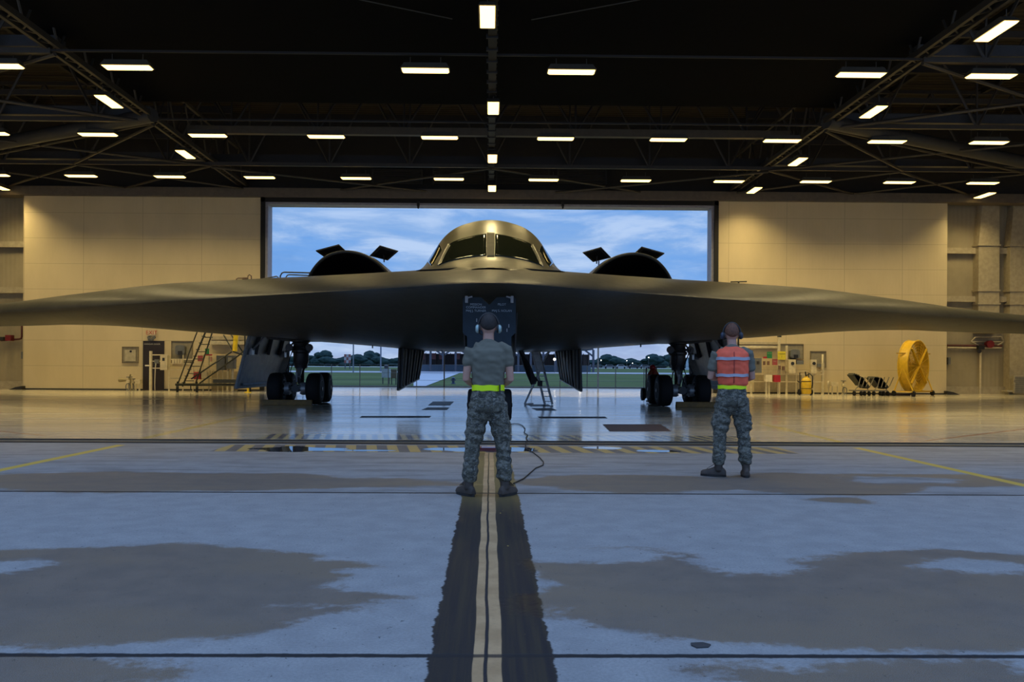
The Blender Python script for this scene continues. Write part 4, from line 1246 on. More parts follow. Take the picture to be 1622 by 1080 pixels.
def sq_sign(x0, y0, x1, y1, mt, label, lines=()):
    o = thing('wall_sign', ctr((x0 + x1) / 2, y1, 39.3), label, 'sign', 'coloured signs by the doors')
    b = MB(); rect(b, x0, y0, x1, y1, 39.33, .03); b.build('plate', mt, o)
    for tx, sz, fy in lines:
        t_ = ctr((x0 + x1) / 2, y0 + (y1 - y0) * fy, 39.29); text(tx, sz, t_, dkm if mt is ysign else mat('label_pale'), 'lettering', o)
sq_sign(1215, 557, 1223, 567.5, grnm, 'green square sign on the right rack beside the man in the orange vest', [('WATER', .06, .3)])
sq_sign(1232, 556.5, 1244.5, 569.5, ysign, 'bright yellow sign on the right rack', [('CAUTION', .07, .3), ('!', .14, .7)])
sq_sign(1223.5, 568.5, 1231.5, 578, mat('sign_dull_red'), 'dull red sign below and left of the yellow one', [('FIRE', .08, .4)])
sq_sign(1209, 564.8, 1215, 567.5, redm, 'narrow red sign left of the green one on the right')
single('alarm_box', 1226.5, 594, 1236.5, 605, redm, 'square red box on the right rack, right of the pale box', 'alarm box', .25, 39.3, 'red boxes on the racks')
wb = thing('junction_box', (at(1218, 620, 39.3).x, 39.3, 0), 'pale box on two legs left of the square red box', 'junction box')
b = MB(); rect(b, 1212.5, 593.5, 1223, 604.5, 39.3, .25); b.build('body', mat('box_ivory', (.70, .62, .44), .45), wb)
for px in (1213.8, 1218):
    a = at(px, 604, 39.2); b = MB(); b.tube([a, (a.x, a.y, 0)], .05, 8); b.build('leg', pipem, wb)
gc = thing('electrical_cabinet', (at(1201, 620, 39.3).x, 39.3, 0), 'grey cabinet partly behind the right arm of the man in the orange vest', 'cabinet')
b = MB(); rect(b, 1195, 567, 1206.5, 590.5, 39.3, .3); b.build('body', bgm, gc)
b = MB(); rect(b, 1199, 572, 1203, 577, 39.0, .03); b.build('gauge', dkm, gc)
single('wall_louvre', 1195, 594, 1270, 621, mat('low_wall_tan', (.32, .26, .16), .6), 'low tan wall band behind the pipe rack on the right', 'wall panel', .05, YF)
single('wall_louvre', 335, 588, 376, 621, mat('low_wall_tan'), 'low tan wall band behind the blue-grey cabinets on the left', 'wall panel', .05, YF)
single('floodlight', 1233.5, 531.5, 1238, 534, dkm, 'small black fitting at the top of the right duct, under the wing', 'light fitting', .2, 39.6)

# gas bottle trolley, right
p = gr(1276.5, 625.5); p = Vector((p.x, 38.2, 0)); sc = 38.2 / FPX
fx = thing('wheeled_extinguisher', p, 'yellow wheeled fire extinguisher bottle standing before the right wall', 'fire extinguisher')
b = MB(); b.lathe(p, (0, 0, 1), [(.05, .19), (.12, .22), (.62, .22), (.74, .17), (.80, .07), (.86, .07)], 22); b.build('cylinder', yelm, fx, smooth=40)
b = MB()
for z in (.28, .60): b.lathe(p, (0, 0, 1), [(z, .225), (z + .03, .225)], 22)
b.tube([p + Vector((-.05, -.1, .85)), p + Vector((-.08, -.1, 1.05))], .03, 6); b.build('strap', dkm, fx, smooth=40)
b = MB(); b.tube([p + Vector((.02, 0, .88)), p + Vector((.14, -.05, .96)), p + Vector((.24, -.1, .85)), p + Vector((.25, -.1, .5)), p + Vector((.2, -.15, .3))], .025, 8); b.build('hose', dkm, fx, smooth=True)
for dx in (-.27, .27):
    b = MB(); b.disc(p + Vector((dx, .1, .13)), (1, 0, 0), .13, .07, 18); b.build('wheel', m_tyre, fx, smooth=40)
b = MB(); b.tube([p + Vector((-.2, .2, .1)), p + Vector((-.2, .25, 1.0)), p + Vector((.2, .25, 1.0)), p + Vector((.2, .2, .1))], .022, 6); b.tube([p + Vector((-.25, -.05, .55)), p + Vector((-.42, -.1, .62))], .03, 6); b.build('frame', dkm, fx)

# two folded hose carts
def cart(x0, x1, label, lean):
    a = at(x0, 620, 38.0); c_ = at(x1, 620, 38.0); cx_ = (a.x + c_.x) / 2; L = c_.x - a.x; Y = 38.0
    o = thing('towing_cart', (cx_, Y, 0), label, 'cart', 'small black carts by the right wall')
    b = MB(); b.beam((a.x, Y, .22), (c_.x, Y, .22), .5, .05); b.tube([(a.x + .05, Y - .25, .22), (a.x + L * .35, Y - .25, .5)], .02, 6); b.tube([(c_.x - .05, Y - .25, .22), (c_.x - L * .35, Y - .25, .5)], .02, 6)
    b.build('chassis', mat('cart_steel', (.22, .20, .15), .5, .4), o)
    for i in range(7):
        f = i / 6; b = MB()
        q = Vector((cx_ - L * .30 + lean * .0 + f * L * .5, Y - .3, .42 + (.14 if lean > 0 else .05) * (1 - f) * 1.6))
        b.cbox(q + Vector((0, .3, .12)), .13, .62, .50, Matrix.Rotation(-.7 + .12 * (i % 3), 3, 'Y'))
        b.build('folded_leg', mat('cart_dark_green', (.03, .032, .022), .6), o)
    b = MB()
    for i in range(4):
        b.tube([(cx_ - L * .3 + i * .18, Y - .36, .35 + .02 * i), (cx_ - L * .12 + i * .2, Y - .36, .83)], .022, 6)
    b.build('brace', mat('cart_steel'), o)
    for dx in (-L * .45, -.02, L * .18, L * .45):
        b = MB(); b.disc((cx_ + dx, Y - .25, .10), (1, .1, 0), .10, .07, 18); b.build('wheel', m_tyre, o, smooth=40)
cart(1348, 1374, 'smaller low dark cart with folded legs, left one of two by the right wall', 1)
cart(1379, 1403, 'larger low dark cart piled with folded legs, between the small cart and the yellow fan', -1)
b = MB(); a = at(1397, 622, 38.3); c_ = at(1440, 622, 38.3)
b.box(a.x, c_.x, 38.2, 38.5, 0, .10); b.beam((a.x, 38.1, .12), (c_.x, 38.1, .06), .05, .05)
b.build('tow_bar', mat('towbar_rust', (.035, .02, .014), .6), label='long dark bar lying on the floor between the carts and the fan', cat='tow bar')

# big yellow drum fan
FY = 37.9; fc = at(1447, 579.5, FY); fr = (at(1447, 539, FY).z - at(1447, 619, FY).z) / 2
fan = thing('drum_fan', (fc.x, FY, 0), 'big yellow round drum fan on casters before the right wall', 'fan')
ang = math.radians(41); ax = Vector((math.sin(ang), -math.cos(ang), 0)); sd = Vector((math.cos(ang), math.sin(ang), 0))
def fp(u, v, w_): return fc + sd * u + Vector((0, 0, v)) + ax * w_
fy = mat('fan_yellow', (.66, .40, .015), .4); fyd = mat('fan_yellow_deep', (.42, .24, .01), .5)
N = 56
b = MB(); R0 = []
for w_, r in ((-.20, fr), (.20, fr), (.20, fr - .05), (-.20, fr - .05)):
    R0.append([fp(r * math.cos(2 * PI * k / N), r * math.sin(2 * PI * k / N), w_) for k in range(N)])
b.rings(R0, caps=False, closed=True); b.build('drum', fy, fan, smooth=40)
for w_ in (-.2, .2):
    b = MB(); b.tube([fp(fr * math.cos(2 * PI * k / N), fr * math.sin(2 * PI * k / N), w_) for k in range(N)], .035, 6, closed=True); b.build('rim_tube', fy, fan, smooth=True)
for w_ in (-.2, .2):
    b = MB()
    for r in [fr * k / 9 for k in range(2, 9)]:
        b.tube([fp(r * math.cos(2 * PI * k / 40), r * math.sin(2 * PI * k / 40), w_) for k in range(40)], .010, 4, closed=True)
    for k in range(20):
        a = 2 * PI * k / 20; b.tube([fp(.12 * math.cos(a), .12 * math.sin(a), w_), fp(fr * math.cos(a), fr * math.sin(a), w_)], .010, 4)
    b.build('guard', fy, fan)
for k in range(4):
    a = PI / 4 + .15 + k * PI / 2
    b = MB(); p0, p1 = (.15, fr * .9)
    vs = []
    for r, tw, wd in ((p0, .5, .25), (fr * .5, .38, .42), (p1, .22, .50)):
        e = Vector((math.cos(a), math.sin(a))); n_ = Vector((-math.sin(a), math.cos(a)))
        for g in (-1, 1):
            u = e.x * r + n_.x * g * wd / 2; v = e.y * r + n_.y * g * wd / 2
            for th in (-.012, .012): vs.append(fp(u, v, g * tw * .25 + th))
    fs = []
    for i in (0, 1):
        o_ = i * 4; fs += [(o_, o_ + 2, o_ + 6, o_ + 4), (o_ + 1, o_ + 5, o_ + 7, o_ + 3), (o_, o_ + 4, o_ + 5, o_ + 1), (o_ + 2, o_ + 3, o_ + 7, o_ + 6)]
    fs += [(0, 1, 3, 2), (8, 10, 11, 9)]
    b.add(vs, fs); b.build('blade', fyd, fan)
b = MB(); b.disc(fc, ax, .16, .34, 20); b.build('hub', fyd, fan, smooth=40)
for g in (-1, 1):
    b = MB(); b.beam(fp(-fr * .70 , fr * .68 * g, .24), fp(fr * .70, -fr * .68 * g, .24), .09, .05); b.build('cross_bar', fy, fan)
b = MB(); b.beam(fp(-fr - .05, .55, -.25), fp(-fr + .3, .55, .25), .05, .05); b.beam(fp(fr - .3, .55, -.25), fp(fr + .05, .55, .25), .05, .05); b.build('clamp', fyd, fan)
b = MB(); b.cbox(fp(fr * .9, -.15, .05), .22, .2, .5); b.build('switch_box', fy, fan)
zl = fc.z
for u in (-fr, fr):
    b = MB()
    for w_ in (-.42, .42): b.tube([fp(u * .98, -.1, 0), Vector((*fp(u * .9, 0, w_).xy, .2))], .028, 6)
    b.tube([Vector((*fp(u * .9, 0, -.42).xy, .2)), Vector((*fp(u * .9, 0, .42).xy, .2))], .028, 6)
    b.build('stand', fy, fan)
    for w_ in (-.42, .42):
        q = fp(u * .9, 0, w_); b = MB(); b.disc((q.x, q.y, .12), (1, .2, 0), .12, .07, 16); b.build('caster', m_tyre, fan, smooth=40)
b = MB(); b.beam(Vector((*fp(-fr * .9, 0, -.42).xy, .2)), Vector((*fp(fr * .9, 0, -.42).xy, .2)), .05, .05); b.beam(Vector((*fp(-fr * .9, 0, .42).xy, .2)), Vector((*fp(fr * .9, 0, .42).xy, .2)), .05, .05); b.build('base_frame', fyd, fan)

# recess on the right: fire main with red valve, downpipe, rail clamps, louvre
YR = YB - .12
o = thing('fire_main', at(1550, 549, YR), 'dark red fire pipe with a red valve box across the recess right of the wall', 'pipe')
a = at(1501, 547, YR); c_ = at(1587, 547.5, YR); b = MB(); b.tube([a, c_], .05, 8); b.build('pipe', mat('pipe_dark_red', (.08, .015, .012), .5), o)
b = MB(); b.disc(at(1567, 545, YR - .1), (0, 1, 0), .18, .25, 18); b.build('valve_box', mat('valve_red', (.16, .01, .012), .4), o, smooth=40)
b = MB(); b.cbox(at(1553, 550, YR - .1), .3, .2, .2); b.disc(at(1551, 556, YR - .15), (.4, 1, .2), .1, .1, 12); b.tube([at(1549, 557, YR - .1), at(1553, 552, YR - .1), at(1560, 548, YR - .1)], .05, 6); b.build('valve', dkm, o)
a = at(1501, 550.5, YR); c_ = at(1586, 551, YR); b = MB(); b.tube([a, c_], .035, 8); b.build('conduit', pipem, o)
a = at(1553, 556, YR - .05); b = MB(); b.tube([a, (a.x, a.y, 0)], .05, 10)
b.build('downpipe', pipem, smooth=40, label='cream downpipe from the fire pipe to the floor in the right recess', cat='pipe')
o = thing('basketball_style_bracket', at(1560, 545, YR), 'pale wall bracket frame above the fire pipe in the right recess', 'bracket'); o.name = 'wall_bracket'
for A in ([(1545, 534), (1586, 533)], [(1538, 541), (1590, 541)], [(1545, 534), (1538, 541)], [(1586, 533), (1590, 541)], [(1538, 541), (1550, 547)], [(1590, 541), (1580, 547)]):
    b = MB(); b.tube([at(*A[0], YR - .02), at(*A[1], YR - .02)], .03, 6); b.build('bar', creamd, o)
o = thing('fire_main', at(18, 549, YR), 'dark pipe with a red box in the recess at the left edge', 'pipe')
b = MB(); b.tube([at(-12, 540, YR), at(0, 538, YR), at(2, 539, YR), at(30, 537, YR), at(33.5, 536, YR), at(34.5, 533, YR), at(34.5, 505, YR)], .045, 8); b.build('pipe', mat('pipe_dark_red'), o, smooth=True)
b = MB(); rect(b, 8, 530.5, 17, 539.5, YR, .3); b.build('valve_box', mat('valve_red'), o)
b = MB(); b.cbox(at(2, 536, YR - .1), .3, .2, .15); b.build('valve', dkm, o)
single('switch_box', 33, 557, 36, 568, grm, 'small dark switch box at the left end of the pale wall', 'switch box', .2, YB - .01)
single('switch_box', 1502, 566, 1506, 577, grm, 'small dark switch box at the right end of the pale wall', 'switch box', .2, YB - .01)
for px, sd in ((28, 'left'), (1507, 'right')):
    a = at(px, 620, YW - .1); s2 = 1 if sd == 'left' else -1
    b = MB(); b.add([(a.x + .3 * s2, YW - .3, 0), (a.x - .3 * s2, YW - .3, 0), (a.x + .3 * s2, YW + .1, 0), (a.x - .3 * s2, YW + .1, 0), (a.x + .3 * s2, YW - .3, .17), (a.x, YW - .3, .12), (a.x + .3 * s2, YW + .1, .17), (a.x, YW + .1, .12)],
                    [(0, 1, 5, 4), (0, 4, 6, 2), (1, 3, 7, 5), (4, 5, 7, 6), (2, 6, 7, 3), (0, 2, 3, 1)])
    b.build('door_stop', dkm, label='black wedge-shaped door stop at the %s end of the pale wall' % sd, cat='door stop', group='door stops of the sliding leaves')
o = thing('wall_vent', at(1612, 625, YB - 1.0), 'grey slatted vent at the foot of the rightmost boxed column', 'vent')
b = MB(); rect(b, 1606, 594, 1640, 623, YB - .93, .06); b.build('frame', creamd, o)
for i in range(9):
    a = at(1608, 597 + i * 3, YB - 1.02); c_ = at(1638, 597 + i * 3, YB - 1.02); b = MB(); b.beam(a, c_, .04, .03); b.build('slat', mat('vent_grey', (.22, .21, .17), .5), o)
b = MB(); a = at(1590, 623, YB - .6); b.box(a.x, a.x + .5, a.y - .3, a.y + .2, .12, .2); b.box(a.x + .2, a.x + .3, a.y - .1, a.y, 0, .12); b.beam((a.x + .5, a.y, .15), (a.x + .95, a.y, .12), .08, .08)
b.build('floor_pedal', creamd, label='low pale fitting on the floor between the two boxed columns', cat='fitting')

# ---- rolling maintenance stair, left
SY = 37.5
st = thing('rolling_stair', (at(330, 620, SY).x, SY, 0), 'tall dark rolling stair with a raised platform behind the left wing', 'rolling stair')
sm_ = mat('stair_dark_green', (.022, .024, .018), .5)
def S(x, y, dy=0): return at(x, y, SY + dy)
def bar(name, A, r=.035, mt=sm_, dy=0, p=st):
    b = MB(); b.tube([S(*q, dy) for q in A], r, 8); return b.build(name, mt, p, smooth=True)
for dy in (0, .9):
    k = .0 if dy == 0 else 0
    bar('stringer', [(289, 612), (325, 527), (345, 480)], .04, dy=dy)
    bar('handrail', [(281, 610), (296, 570), (299, 560), (312, 526), (330, 478)], .028, dy=dy)
    bar('base_rail', [(278, 609), (470, 610)], .055, dy=dy)
    bar('post', [(310, 607), (336, 527), (351, 478)], .032, dy=dy)
    bar('diagonal_brace', [(316, 607), (378, 563), (398, 545)], .032, dy=dy)
    bar('diagonal_brace', [(303, 600), (367, 557)], .032, dy=dy)
    bar('diagonal_brace', [(354, 530), (370, 557), (384, 562)], .032, dy=dy)
    bar('diagonal_brace', [(366, 530), (385, 558)], .030, dy=dy)
    bar('upright', [(388, 609), (388, 455)], .035, dy=dy)
    bar('upright', [(470, 609), (470, 455)], .035, dy=dy)
for i in range(13):
    f = i / 12; a = S(291 + 54 * f, 606 - 126 * f, 0); c_ = S(291 + 54 * f, 606 - 126 * f, .9)
    b = MB(); b.beam(a, c_, .16, .035); b.build('tread', sm_, st)
a = S(298, 603, -.02); 
for i in range(8):
    y_ = 603 - i * 11.5; x_ = 294 + i * 5.0
    b = MB(); b.tube([S(x_, y_, -.05), S(x_ + 13, y_, -.05)], .022, 6); b.build('side_rung', sm_, st)
a = S(347, 470); c_ = S(478, 470, .9); b = MB(); b.box(a.x, c_.x, SY, SY + .9, 4.02, 4.10); b.build('platform', sm_, st)
rl_ = mat('rail_brown', (.13, .08, .05), .5)
for dy in (.1, .85):
    bar('guard_rail', [(361, 451.5), (370, 450.5), (378, 448), (410, 443), (438, 437.5), (440.5, 439), (441, 445)], .028, sm_, dy)
    bar('guard_rail', [(444, 450), (444, 437), (446.5, 432.5), (450, 431), (505, 432.5)], .032, sm_, dy)
    bar('guard_rail', [(452, 450), (452.5, 440), (455, 436), (458, 435), (500, 436.5)], .028, sm_, dy)
bar('guard_rail', [(374, 450), (374.5, 442), (377, 440.5), (384, 440.5), (392, 440), (393, 437), (395, 435), (398, 437), (398.5, 446)], .028, rl_, .5)
bar('clamp', [(384, 441), (393, 441)], .055, rl_, .5)
b = MB(); a = S(372, 556, -.1); c_ = S(374, 529, -.1); b.tube([a, c_], .105, 16); b.build('lift_cylinder', mat('cylinder_yellow', (.75, .55, .02), .35), st, smooth=40)
for px in (281, 312, 396, 460):
    for dy in (0, .9):
        q = S(px, 617, dy); b = MB(); b.disc((q.x, q.y, .15), (1, .25, 0), .15, .09, 20); b.tube([(q.x, q.y, .15), (q.x, q.y, .45)], .03, 6); b.build('wheel', m_tyre, st, smooth=40)
bar('jack_leg', [(302, 609), (302, 619)], .025)
q = S(395, 617); b = MB(); b.lathe((q.x, SY - .2, 0), (0, 0, 1), [(0, .16), (.03, .16), (.05, .05), (.3, .04)], 14); b.build('jack_foot', mat('cylinder_yellow'), st, smooth=40)
bx = MB(); q = S(341, 601, -.1); bx.box(q.x - .1, q.x + 1.3, q.y, q.y + .5, q.z - .15, q.z); bx.build('tool_tray', sm_, st)
q = at(1170, 446.5, 36.8); b = MB(); b.tube([(q.x, q.y, 3.6), (q.x, q.y, q.z)], .03, 6)
b.tube([(q.x - .35, q.y, q.z), (q.x + .35, q.y, q.z + .02)], .03, 6); b.tube([(q.x, q.y, 0), (q.x, q.y, q.z)], .04, 6)
b.build('stand_pole', sm_, label='thin rail end just above the right wing beside the opening', cat='rail')

# ---- wheeled extinguisher beside the right main wheels
p = gr(1029, 633); p = Vector((p.x, 29.4, 0)); p.x = at(1030, 600, 29.4).x
fx = thing('fire_cart', p, 'red and white fire bottle cart standing left of the right main wheels', 'fire cart')
om = mat('cart_orange', (.42, .10, .05), .45); wm_ = mat('cart_white', (.5, .46, .42), .5)
b = MB(); b.lathe(p + Vector((.1, 0, .45)), (0, 0, 1), [(-.15, .14), (-.05, .20), (.55, .20), (.68, .12), (.75, .05)], 20); b.build('bottle', om, fx, smooth=40)
b = MB(); b.tube([p + Vector((-.15, 0, .15)), p + Vector((-.12, .1, 1.2)), p + Vector((.22, .1, 1.25)), p + Vector((.28, 0, .15))], .03, 8); b.build('frame', wm_, fx, smooth=True)
b = MB(); b.disc(p + Vector((-.25, 0, .30)), (1, 0, 0), .22, .10, 24); b.build('wheel', m_tyre, fx, smooth=40)
b = MB(); b.disc(p + Vector((.42, 0, .30)), (1, 0, 0), .22, .10, 24); b.build('wheel', m_tyre, fx, smooth=40)
b = MB(); b.disc(p + Vector((.05, -.1, 1.22)), (0, 1, 0), .10, .12, 16); b.tube([p + Vector((.1, -.2, 1.1)), p + Vector((-.02, -.24, .8)), p + Vector((.15, -.22, .5)), p + Vector((0, -.2, .3))], .028, 8); b.build('hose', redm, fx, smooth=True)
b = MB(); b.box(p.x - .12, p.x + .3, p.y - .12, p.y + .12, 0.02, .10); b.build('base', wm_, fx)

# ---- flat things on the floor
plm = mat('floor_plate_dark', (.02, .022, .026), .5)
def plate(A, label, name='floor_grate', mt=plm, cat='floor grate', th=.006, group=None):
    P = [gr(*q) for q in A]
    b = MB(); b.plate([Vector((p_.x, p_.y, th / 2)) for p_ in P], th, (0, 0, 1)); return b.build(name, mt, label=label, cat=cat, group=group)
plate([(686, 636), (719, 636), (713, 642), (678, 642)], 'farther dark grate strip on the floor left of the man in the grey shirt')
plate([(677, 645.5), (712, 645.5), (708, 649), (668, 649)], 'nearer dark grate strip on the floor left of the man in the grey shirt')
plate([(836, 640.5), (868, 640.5), (874, 643.5), (840, 643.5)], 'farther dark grate strip at the foot of the boarding ladder')
plate([(842, 646.5), (874, 646.5), (882, 650), (850, 650)], 'nearer dark grate strip at the foot of the boarding ladder')
plate([(573, 659), (683, 659), (680, 661.3), (570, 661.3)], 'long dark floor channel left of the man in the grey shirt')
plate([(852, 660), (958, 660), (962, 662.3), (856, 662.3)], 'long dark floor channel right of the man in the grey shirt')
plate([(955, 672.5), (1046, 672.5), (1063, 683), (966, 683)], 'rusty brown steel hatch cover in the floor with a red end', 'floor_hatch', mat('rusty_cover', (.09, .055, .045), .55, var=.3), 'hatch cover', .01)
plate([(1094, 1019.5), (1113, 1018.5), (1126, 1022), (1122, 1026), (1104, 1027), (1095, 1023)], 'small dark round drain cover in the concrete at the lower right', 'drain_cover', mat('drain_dark', (.04, .042, .045), .6), 'drain cover', .006)

# tow bar head on the ground under the nose, seen between the legs of the man
p0 = gr(772, 713); tb = thing('ground_stop', (0, p0.y, 0), 'red and white stop bar on the ground at the start of the centre line', 'stop bar')
b = MB(); b.box(-.26, .24, p0.y, p0.y + .18, 0, .035); b.build('bar', mat('bar_dark_red', (.13, .015, .018), .5), tb)
b = MB(); b.box(-.12, .10, p0.y - .004, p0.y + .18, .036, .042); b.build('label_plate', mat('plate_violet_white', (.36, .34, .46), .4), tb)

# ---- scenery outside the rear opening
pole = mat('pole_grey', (.16, .19, .23), .5)
def mast(px, Y, r, label, ztop=12, base=0, mt=pole):
    x = at(px, 600, Y).x; b = MB(); b.tube([(x, Y, base), (x, Y, ztop)], r, 8); return b.build('mast', mt, label=label, cat='mast')
mast(947.3, 46.6, .045, 'pale grey pole outside, right of the ribbed bay door', 7)
mast(559.5, 120, .09, 'thin mast on the grass beyond the left main wheels', 11)
mast(703.5, 46.6, .03, 'thin dark post outside, left of the man in the grey shirt', 6, mt=dkm)
mast(603, 140, .12, 'farther faint mast left of the ribbed bay door', 9)
fe = thing('perimeter_fence', (0, 47.2, 0), 'low wire fence on the edge of the grass behind the hangar', 'fence')
fm = mat('fence_wire', (.10, .12, .13), .5, .3)
for px in (480, 525, 570, 615, 660, 704, 748, 795, 842, 887, 930, 975, 1020, 1065, 1110):
    x = at(px, 600, 47.2).x; b = MB(); b.tube([(x, 47.2, 0), (x, 47.2, 1.28)], .025, 6); b.build('post', fm, fe)
b = MB()
for z in (.05, .4, .8, 1.25): b.tube([(-14, 47.2, z), (14, 47.2, z)], .008 if z > .06 else .03, 4)
b.build('wire', fm, fe)
b = MB(); b.box(-15, 15, 47.5, 47.75, 0, .07); b.build('kerb_strip', mat('kerb_dark', (.05, .055, .055), .8), kind='structure')
# treeline, each tree a thing of its own
fol, t = newmat('far_foliage')
c = t.obj(); n = t.noise(c, .8, 5, .7)
t.pbr(t.mix(t.step(n, .35, .65), (.016, .036, .040), (.035, .066, .058)), .9, 0, .1)
brk = mat('far_bark', (.05, .04, .03), .9)
def tree_proto(seed, w_, h_):
    random.seed(seed)
    o = thing('tree', (0, 0, 0), 'dark tree in the treeline far beyond the field', 'tree', 'trees along the horizon')
    bm = bmesh.new()
    for k in range(9):
        r = random.uniform(.22, .36) * w_
        M = Matrix.Translation((random.uniform(-.34, .34) * w_, random.uniform(-.2, .2) * w_, h_ * random.uniform(.10, .72))) @ Matrix.Diagonal((r, r, r * h_ / w_ * .8, 1))
        bmesh.ops.create_icosphere(bm, subdivisions=2, radius=1, matrix=M)
    for v in bm.verts:
        v.co += Vector(noise.noise_vector(v.co * .6)) * .55 + Vector(noise.noise_vector(v.co * 1.7)) * .3
    me = bpy.data.meshes.new('crown'); bm.to_mesh(me); bm.free(); me.materials.append(fol)
    cr = bpy.data.objects.new('crown', me); COL.objects.link(cr); cr.parent = o
    b = MB(); b.tube([(0, 0, 0), (0, 0, h_ * .6)], [w_ * .05, w_ * .03], 6); b.build('trunk', brk, o, local=True)
    return o
protos = [tree_proto(11, 9, 8.3), tree_proto(12, 11, 7.6), tree_proto(13, 8, 9.2)]
random.seed(5)
first = [True] * 3
k = 0
for row, Y in enumerate((480, 440, 400)):
    n = 15
    for i in range(n):
        px = 385 + (1165 - 385) * (i + row / 3 + random.uniform(-.12, .12)) / n
        j = (i * 2 + row) % 3; o = protos[j] if first[j] else copy_tree(protos[j]); first[j] = False
        p = at(px, 577, Y); o.location = (p.x, Y + random.uniform(-3, 3), 0)
        s_ = random.uniform(.80, 1.04) * (1.0, .92, .80)[row]
        if 640 < px < 960: s_ *= .85
        o.scale = (1.27, s_, s_); o.rotation_euler = (0, 0, random.choice((0, PI)))
# long open steel shelter seen under the belly
SHY = 150
sh = thing('steel_shelter', (at(800, 577, SHY).x, SHY, 0), 'long dark steel shelter with V braces seen under the belly', 'shelter')
shm = mat('shelter_steel', (.075, .08, .10), .6); shb = mat('shelter_stacks', (.10, .075, .07), .7)
def sp(x, y, dy=0): return at(x, y, SHY + dy)
x0 = sp(662, 570).x; x1 = sp(940, 570).x; zt = sp(776, 553).z; zm = sp(776, 561).z
b = MB(); b.box(x0, x1, SHY, SHY + 12, zt, zt + .5); b.build('roof', shm, sh)
n = 14
for i in range(n + 1):
    x = x0 + (x1 - x0) * i / n
    b = MB(); b.box(x - .18, x + .18, SHY, SHY + .4, 0, zt); b.build('column', shm, sh)
    if i < n and i % 2 == 0:
        xm = x0 + (x1 - x0) * (i + 1) / n
        b = MB(); b.beam((x, SHY + .2, zm - .3), (xm - .6, SHY + .2, zt), .2, .3); b.beam((x0 + (x1 - x0) * (i + 2) / n, SHY + .2, zm - .3), (xm + .6, SHY + .2, zt), .2, .3); b.build('brace', shm, sh)
b = MB(); b.box(x0, x1, SHY + 6, SHY + 6.4, 0, sp(776, 560.5, 6).z)
k = x0
while k < x1:
    b.box(k, k + .12, SHY + 5.7, SHY + 6, 0, sp(776, 559, 6).z); k += .9
b.build('rear_screen', shb, sh)
b = MB(); b.box(x0, x1, SHY + 4, SHY + 4.4, 0, 1.2); b.build('low_wall', mat('shelter_blue', (.13, .17, .22), .6), sh)
for px in (668, 686, 700, 724):
    q = sp(px, 561, 3); b = MB(); b.box(q.x - .5, q.x + .5, SHY + 3, SHY + 3.6, q.z - .9, q.z + .2); b.build('crate', mat('crate_red', (.22, .07, .06), .6), sh)
# checkered marker board, utility boxes, hydrant, vehicles, lamps
BY = 200; q = at(550, 575, BY)
mk_ = thing('marker_board', (q.x, BY, 0), 'red and white checkered board on posts at the edge of the far field', 'marker board')
a = at(545, 575, BY); c_ = at(555.5, 561, BY); cw = (c_.x - a.x) / 3; ch = (c_.z - a.z) / 3
for col_, par in ((mat('board_red', (.28, .10, .09), .6), 0), (mat('board_pale', (.42, .40, .42), .6), 1)):
    b = MB()
    for i in range(3):
        for j in range(3):
            if (i + j) % 2 == par: b.box(a.x + i * cw, a.x + (i + 1) * cw, BY, BY + .3, a.z + j * ch, a.z + (j + 1) * ch)
    b.build('panel', col_, mk_)
for f in (.15, .85):
    x = a.x + (c_.x - a.x) * f; b = MB(); b.box(x - .08, x + .08, BY, BY + .3, 0, a.z + .1); b.build('post', shm, mk_)
def ubox(x0, x1, y0, y1, yb, mt, label):
    Y = gr(x0, yb).y; a = at(x0, y1, Y); c_ = at(x1, y0, Y); o = thing('utility_box', ((a.x + c_.x) / 2, Y, 0), label, 'utility box', 'boxes on legs on the grass')
    b = MB(); b.box(a.x, c_.x, Y, Y + .4, a.z, c_.z); b.build('box', mt, o)
    for f in (.12, .88):
        x = a.x + (c_.x - a.x) * f; b = MB(); b.box(x - .03, x + .03, Y + .1, Y + .16, 0, a.z + .02); b.build('leg', shm, o)
    return o, Y
o, Y = ubox(604.5, 617.5, 584, 598, 608, mat('box_pale_blue', (.42, .50, .56), .5), 'pale blue box on legs on the grass left of the ribbed bay door')
b = MB(); q = at(611, 584, Y); b.lathe((q.x, Y + .2, q.z), (0, 0, 1), [(0, .12), (.2, .14), (.26, .05)], 12); b.build('beacon', shm, o)
ubox(619, 628, 585, 599, 609, mat('box_brown', (.13, .11, .08), .6), 'brown box on legs close behind the ribbed bay door')
Y = gr(718, 608).y; q = at(718, 600, Y)
o = thing('yard_hydrant', (q.x, Y, 0), 'small dark blue hydrant on the grass left of the man in the grey shirt', 'hydrant')
b = MB(); b.lathe((q.x, Y, 0), (0, 0, 1), [(0, .16), (.04, .16), (.05, .09), (.32, .09), (.38, .12), (.45, .05)], 12); b.build('body', mat('hydrant_blue', (.05, .08, .16), .5), o, smooth=40)
b = MB(); b.disc((q.x, Y, .27), (1, 0, 0), .05, .32, 10); b.build('outlet', mat('hydrant_blue'), o)
